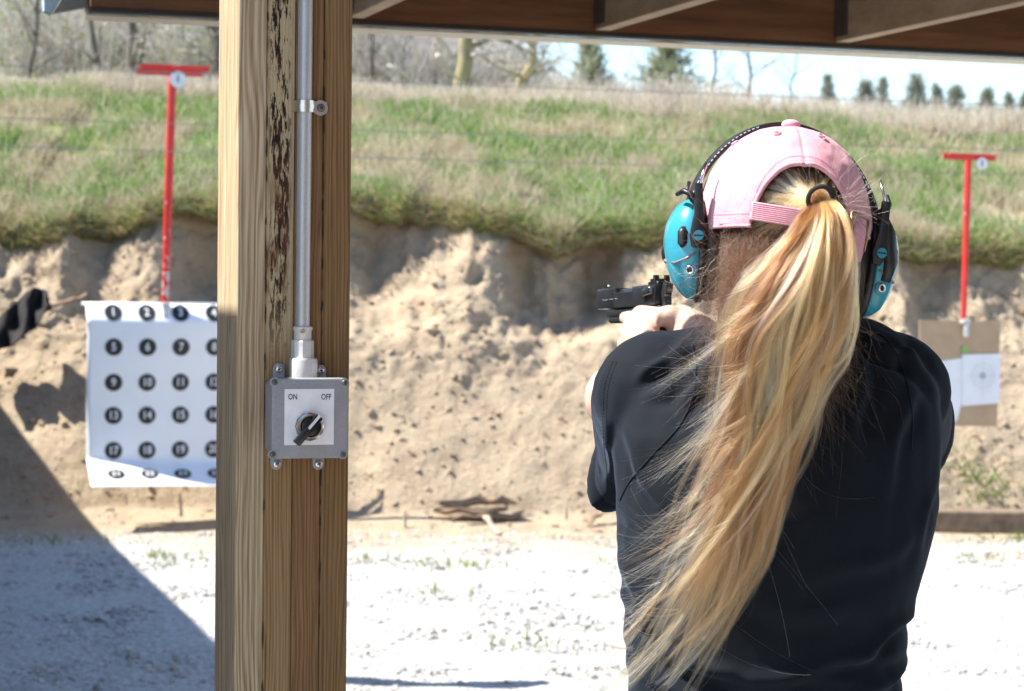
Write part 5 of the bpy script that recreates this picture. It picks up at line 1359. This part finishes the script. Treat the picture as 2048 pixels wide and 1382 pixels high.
def ponytail(nbig, nsub, per, seed):
    """locks made of thinner locks made of strands"""
    rg = np.random.default_rng(seed); P_ = []; Rr = []; Cc = []
    for q in range(nbig):
        a = rg.uniform(0, 6.28); rad = math.sqrt(rg.uniform(.0, 1)); u0, v0 = rad*math.cos(a), rad*math.sin(a)
        L0 = rg.uniform(.74, 1.0)
        if u0 > .35: L0 = rg.uniform(.50, .82)
        ph = rg.uniform(0, 6.28); fr_ = rg.uniform(1.0, 2.2); amp = rg.uniform(.14, .38); drift = rg.normal(-.1, .34)
        tone = rg.choice(5, p=[.23, .25, .16, .21, .15])
        for s_ in range(nsub):
            L = np.clip(L0+rg.normal(0, .06), .4, 1); tt = ts*L; c, w, dp, side = tail_frame(tt)
            du, dv = rg.normal(0, .16), rg.normal(0, .2); ph2 = rg.uniform(0, 6.28); f2 = rg.uniform(2, 4.5); a2 = rg.uniform(.02, .09)
            on = np.clip(tt*3.2, 0, 1)
            uu_ = u0*(1-.15*ts)+du*(.6+.7*np.sin(ts*9+ph2)*on)+(amp*np.sin(fr_*6.28*tt+ph)+a2*np.sin(f2*6.28*tt+ph2))*on+drift*tt**2
            vv = v0+dv+(.22*np.sin(fr_*5*tt+ph*2)+.12*np.sin(f2*6*tt+ph2))*on
            guide = c+side*(w*uu_)[:, None]+np.array([0, 1, 0])*(dp*vv)[:, None]
            n = per; tight = rg.uniform(.0007, .0028)
            spread = rg.normal(0, 1, (n, 3))*np.array([1, .8, 1])*tight
            prof = (.35+.65*np.sin(np.clip(ts*1.05, 0, 1)*math.pi)**.7+.5*np.clip(ts-.8, 0, 1)*rg.uniform(0, 4))[None, :, None]
            pos = guide[None]+spread[:, None, :]*prof
            wob = rg.normal(0, 1, (n, 1, 3)); fq = rg.uniform(2, 9, (n, 1, 1)); p2 = rg.uniform(0, 6.28, (n, 1, 1))
            pos = pos+wob*.0012*np.sin(fq*6.28*ts[None, :, None]+p2)*np.clip(ts*4, 0, 1)[None, :, None]
            pos[:, 0] = np.array(TIE)+rg.normal(0, .004, (n, 3))
            cut = rg.uniform(.72, 1.0, n)
            for i in range(n): pos[i] = spline(pos[i], ts*cut[i])
            tn = tone if rg.random() < .45 else rg.choice(5, p=[.26, .25, .19, .18, .12])
            base_c = np.array(BL[tn])*(1+.22*np.clip(rg.normal(), -1.5, 1.5))
            Cc.append(np.clip(base_c*(1+.27*rg.normal(0, 1, (n, 1))), .02, .95)); P_.append(pos)
            Rr.append(rg.uniform(.00004, .00008, (n, 1))*np.linspace(1, .45, K)[None, :])
    return np.concatenate(P_), np.concatenate(Rr), np.concatenate(Cc)
hp, hr, hc = ponytail(52, 8, 62, 23)
hair = empty('ponytail', TIE); hair.parent = person; hair.location = TIE-BASE
strands('strand_mass', hp, hr, hc, M['hair'], hair)
# wisps torn out by the wind, mostly to the left
rg = np.random.default_rng(5); nw = 70; kk = 16; P_ = []; C_ = []
for q in range(nw):
    t0 = np.array([rg.uniform(.28, .95)]); c, w, dp, side = tail_frame(t0); sgn = -1 if side[0, 0] > 0 else 1
    s0 = c[0]+sgn*side[0]*w[0]*rg.uniform(.1, .95); s0[1] -= rg.uniform(.0, .022)
    dn_ = np.array([-rg.uniform(.45, 1.1), rg.normal(-.03, .10), -rg.uniform(.15, .75)]); bend = np.array([-rg.uniform(.0, .10), rg.normal(0, .03), rg.normal(.05, .13)]); L = rg.uniform(.04, .14)
    tone = np.array(BL[rg.choice(5, p=[.3, .25, .3, .1, .05])])
    for h_ in range(rg.integers(1, 7)):
        d_ = dn_+rg.normal(0, .10, 3); d_ /= np.linalg.norm(d_); p = s0+rg.normal(0, .0022, 3); b_ = bend+rg.normal(0, .035, 3); l_ = L*rg.uniform(.6, 1.1); pos1 = np.empty((kk, 3))
        for i in range(kk):
            pos1[i] = p; d_ = d_+b_*.6; d_ /= np.linalg.norm(d_); p = p+d_*l_/kk
        P_.append(pos1); C_.append(np.clip(tone*rg.uniform(1.1, 1.8), 0, .95))
P_ = np.array(P_); strands('loose_wisps', P_, rg.uniform(.00006, .00014, (len(P_), 1))*np.linspace(1, .5, kk)[None], np.array(C_), M['hair'], hair)
# thin locks peeled off by the wind, sweeping down to the left
P_ = []; C_ = []; K2 = 20
for q in range(46):
    t0 = np.array([rg.uniform(.22, .93)]); c, w, dp, side = tail_frame(t0); sgn = -1 if side[0, 0] > 0 else 1
    s0 = c[0]+sgn*side[0]*w[0]*rg.uniform(-.1, .85); s0[1] -= rg.uniform(.004, .020)
    dn_ = np.array([-rg.uniform(.3, .75), rg.normal(-.02, .05), -rg.uniform(.5, 1.0)]); bend = np.array([-rg.uniform(.02, .10), rg.normal(0, .015), rg.uniform(.0, .09)]); L = rg.uniform(.07, .19)
    tone = np.array(BL[rg.choice(5, p=[.28, .30, .17, .17, .08])]); ns_ = int(rg.integers(10, 34)); sp_ = rg.uniform(.0008, .0022)
    for h_ in range(ns_):
        off = rg.normal(0, sp_, 3); d_ = dn_+rg.normal(0, .035, 3); d_ /= np.linalg.norm(d_); p = s0+off; b_ = bend+rg.normal(0, .012, 3); l_ = L*rg.uniform(.65, 1.05); pos1 = np.empty((K2, 3)); ph = rg.uniform(0, 6.28)
        for i in range(K2):
            pos1[i] = p+np.array([.0012, 0, .0008])*math.sin(i*.55+q*2.1)*i/K2+rg.normal(0, .00012, 3); d_ = d_+b_*.32; d_ /= np.linalg.norm(d_); p = p+d_*l_/K2
        P_.append(pos1); C_.append(np.clip(tone*rg.uniform(.75, 1.4), 0, .95))
P_ = np.array(P_); strands('windblown_locks', P_, rg.uniform(.00005, .00010, (len(P_), 1))*np.linspace(1, .4, K2)[None], np.array(C_), M['hair'], hair)
# a few hairs drifting off to the right and across the shoulder
kk = 14; n = 26; t0 = rg.uniform(.15, .9, n); c, w, dp, side = tail_frame(t0); st = c+np.array([1, 0, 0])*(w*rg.uniform(.5, 1, n))[:, None]; st[:, 1] -= .01
d = np.stack([rg.uniform(-.2, .7, n), rg.normal(-.05, .1, n), -rg.uniform(.3, 1, n)], -1); d /= np.linalg.norm(d, axis=1)[:, None]; cv = rg.normal(0, .12, (n, 3)); cv[:, 0] -= .05
pos = np.empty((n, kk, 3)); p = st.copy(); ln = rg.uniform(.04, .14, n)
for i in range(kk):
    pos[:, i] = p; d = d+cv*.5; d /= np.linalg.norm(d, axis=1)[:, None]; p = p+d*(ln/kk)[:, None]
strands('stray_hairs', pos, np.full((n, kk), .00005), np.clip(np.array(BL)[rg.choice(5, n)]*.8, 0, .9), M['hair'], hair)
# elastic tie
e1 = np.array(HR); e2 = np.array(HZ)
pts = [TIE+HFw*(-.006)+HR*(.0125*math.cos(q))+HZ*(.0125*math.sin(q))+HFw*(-.006*math.sin(q)) for q in np.linspace(0, 6.2832, 33)]
MB().tube(pts, .0027, 8, cap=False).build('hair_tie', plain('black_elastic', (.02, .018, .02), .8, 0, .3, 300), hair, True)
# hair drawn back under the cap: from the opening's edge to the tie
rg = np.random.default_rng(8); n = 6500; kk = 10
az = rg.uniform(-.85, .85, n); hz = rg.uniform(-.035, .075, n); r_ = .93+rg.uniform(-.03, .035, n)
st_ = np.sqrt(np.clip(1-(hz/CC)**2, 0, 1)); loc = np.stack([np.sin(az)*st_*CA*r_, -np.cos(az)*st_*CB*r_, hz], -1)
tl = np.array([(TIE-HC).dot(HR), (TIE-HC).dot(HFw), (TIE-HC).dot(HZ)]); pos = np.empty((n, kk, 3)); tt = np.linspace(0, 1, kk)
clump = rg.normal(0, 1, (60, 3)); ci = (np.arctan2(hz-tl[2], loc[:, 0]-tl[0])/6.2832*60).astype(int) % 60
for i, f in enumerate(tt):
    q = loc*(1-f)+(tl+rg.normal(0, .0035, (n, 3)))*f
    rr = np.sqrt((q[:, 0]/CA)**2+(q[:, 1]/CB)**2+(q[:, 2]/CC)**2); lift = r_*(1-f**3)+f**3*rr
    q = q*(np.maximum(lift, rr*0+lift)/rr)[:, None] if f < .9 else q
    q = q+clump[ci]*.0022*math.sin(f*math.pi)
    pos[:, i] = np.array(HC)+q[:, :1]*np.array(HR)+q[:, 1:2]*np.array(HFw)+q[:, 2:]*np.array(HZ)
col = np.array(BL)[rg.choice(5, 60, p=[.36, .26, .26, .08, .04])][ci]*rg.uniform(.75, 1.15, (n, 1))
strands('drawn_back_hair', pos, np.full((n, kk), .00007), np.clip(col, 0, .95), M['hair'], hair)
# short broken hairs standing off round the tie and over the cap's edge
n = 110; a = rg.uniform(0, 6.28, n); st = np.array(TIE)+np.array(HR)*(.02*np.cos(a))[:, None]+np.array(HZ)*(.016*np.sin(a))[:, None]; st[:, 1] -= .004
st[:60] = np.array(P(1690, 420, 2.222))+rg.normal(0, .010, (60, 3))*np.array([1, .3, 1.4])
d = np.stack([rg.uniform(-.2, 1, n), -rg.uniform(.1, .6, n), rg.uniform(-.1, 1, n)], -1); d[60:] = np.stack([np.cos(a[60:]), -.5+0*a[60:], np.sin(a[60:])], -1); d /= np.linalg.norm(d, axis=1)[:, None]; cv = rg.normal(0, .10, (n, 3)); ln = rg.uniform(.015, .06, n)
pos = np.empty((n, kk, 3)); p = st.copy()
for i in range(kk):
    pos[:, i] = p; d = d+cv*.6; d /= np.linalg.norm(d, axis=1)[:, None]; p = p+d*(ln/kk)[:, None]
strands('broken_hairs', pos, np.full((n, kk), .00011), np.clip(np.array(BL)[rg.choice(5, n, p=[.5, .2, .3, 0, 0])], 0, .95), M['hair'], hair)
# brown under-hair at the nape, blown about, joining the tail
n = 9500; kk = 16
az = rg.uniform(-1.15, .9, n); hz = rg.uniform(-.095, -.002, n); r_ = rg.uniform(.98, 1.08, n)
loc = np.stack([np.sin(az)*.080*r_, -np.cos(az)*(.098+.25*np.minimum(hz+.02, 0))*r_, hz], -1)
st = np.array(HC)+loc[:, :1]*np.array(HR)+loc[:, 1:2]*np.array(HFw)+loc[:, 2:]*np.array(HZ)
end = np.array(P(1555, 700, 2.215))+rg.normal(0, 1, (n, 3))*np.array([.035, .012, .05])
tt = np.linspace(0, 1, kk); ph = rg.uniform(0, 6.28, (n, 3)); fq = rg.uniform(.8, 2.4, (n, 3)); am = rg.gamma(1.5, .0024, (n, 1))
mid = (st+end)/2+np.stack([rg.normal(-.010, .012, n), -rg.uniform(.0, .022, n), rg.normal(-.012, .010, n)], -1); pos = np.empty((n, kk, 3))
for i, f in enumerate(tt):
    pos[:, i] = st*(1-f)**2+2*mid*f*(1-f)+end*f*f+am*np.sin(fq*6.28*f+ph)*min(1, f*3)
BR = np.array([(.030, .009, .004), (.055, .019, .007), (.016, .006, .003), (.13, .058, .021)]); M['nape'] = hair_mat('brown_hair', .38, .5)
strands('nape_hair', pos, np.full((n, kk), .00008)*np.linspace(1, .6, kk)[None], np.clip(BR[rg.choice(4, n, p=[.4, .3, .15, .15])]*rg.uniform(.7, 1.2, (n, 1)), 0, .9), M['nape'], hair)
n = 240; st = np.array(P(1470, 560, 2.235))+rg.normal(0, 1, (n, 3))*np.array([.022, .010, .042])
d = np.stack([-rg.uniform(.2, 1, n), rg.normal(-.1, .2, n), rg.normal(-.25, .35, n)], -1); d /= np.linalg.norm(d, axis=1)[:, None]; cv = rg.normal(0, .13, (n, 3)); ln = rg.uniform(.02, .075, n)
pos = np.empty((n, kk, 3)); p = st.copy()
for i in range(kk):
    pos[:, i] = p; d = d+cv*.5; d /= np.linalg.norm(d, axis=1)[:, None]; p = p+d*(ln/kk)[:, None]
strands('nape_wisps', pos, np.full((n, kk), .0001), np.clip(BR[rg.choice(4, n, p=[.3, .3, .1, .3])]*1.2, 0, .9), M['hair'], hair)
# scalp under the strands
t = NT('scalp_hair'); v = t.co(); t.col(t.ramp(t.noise(t.mapping(v, (90, 90, 20)), 1, 4, .6), [(.3, (.022, .008, .004)), (.7, (.05, .02, .009))])); t.set(Roughness=.6)
V = []; F = []; k, m_ = 40, 22
for j in range(m_+1):
    z = .082-.182*j/m_
    rx = .0795*math.sqrt(max(0, 1-(max(z, 0)/.117)**2))*(1 if z > -.05 else 1-.9*(-.05-z)/.05*.35); ry = .099*math.sqrt(max(0, 1-(max(z, 0)/.117)**2))*(1 if z > -.03 else 1-(-.03-z)/.07*.40)
    for i in range(k+1):
        a = -1.35+2.7*i/k; V.append(H(math.sin(a)*rx, -math.cos(a)*ry, z))
for j in range(m_):
    for i in range(k): F.append((j*(k+1)+i, (j+1)*(k+1)+i, (j+1)*(k+1)+i+1, j*(k+1)+i+1))
mesh('scalp', V, F, t.m, hair, True)
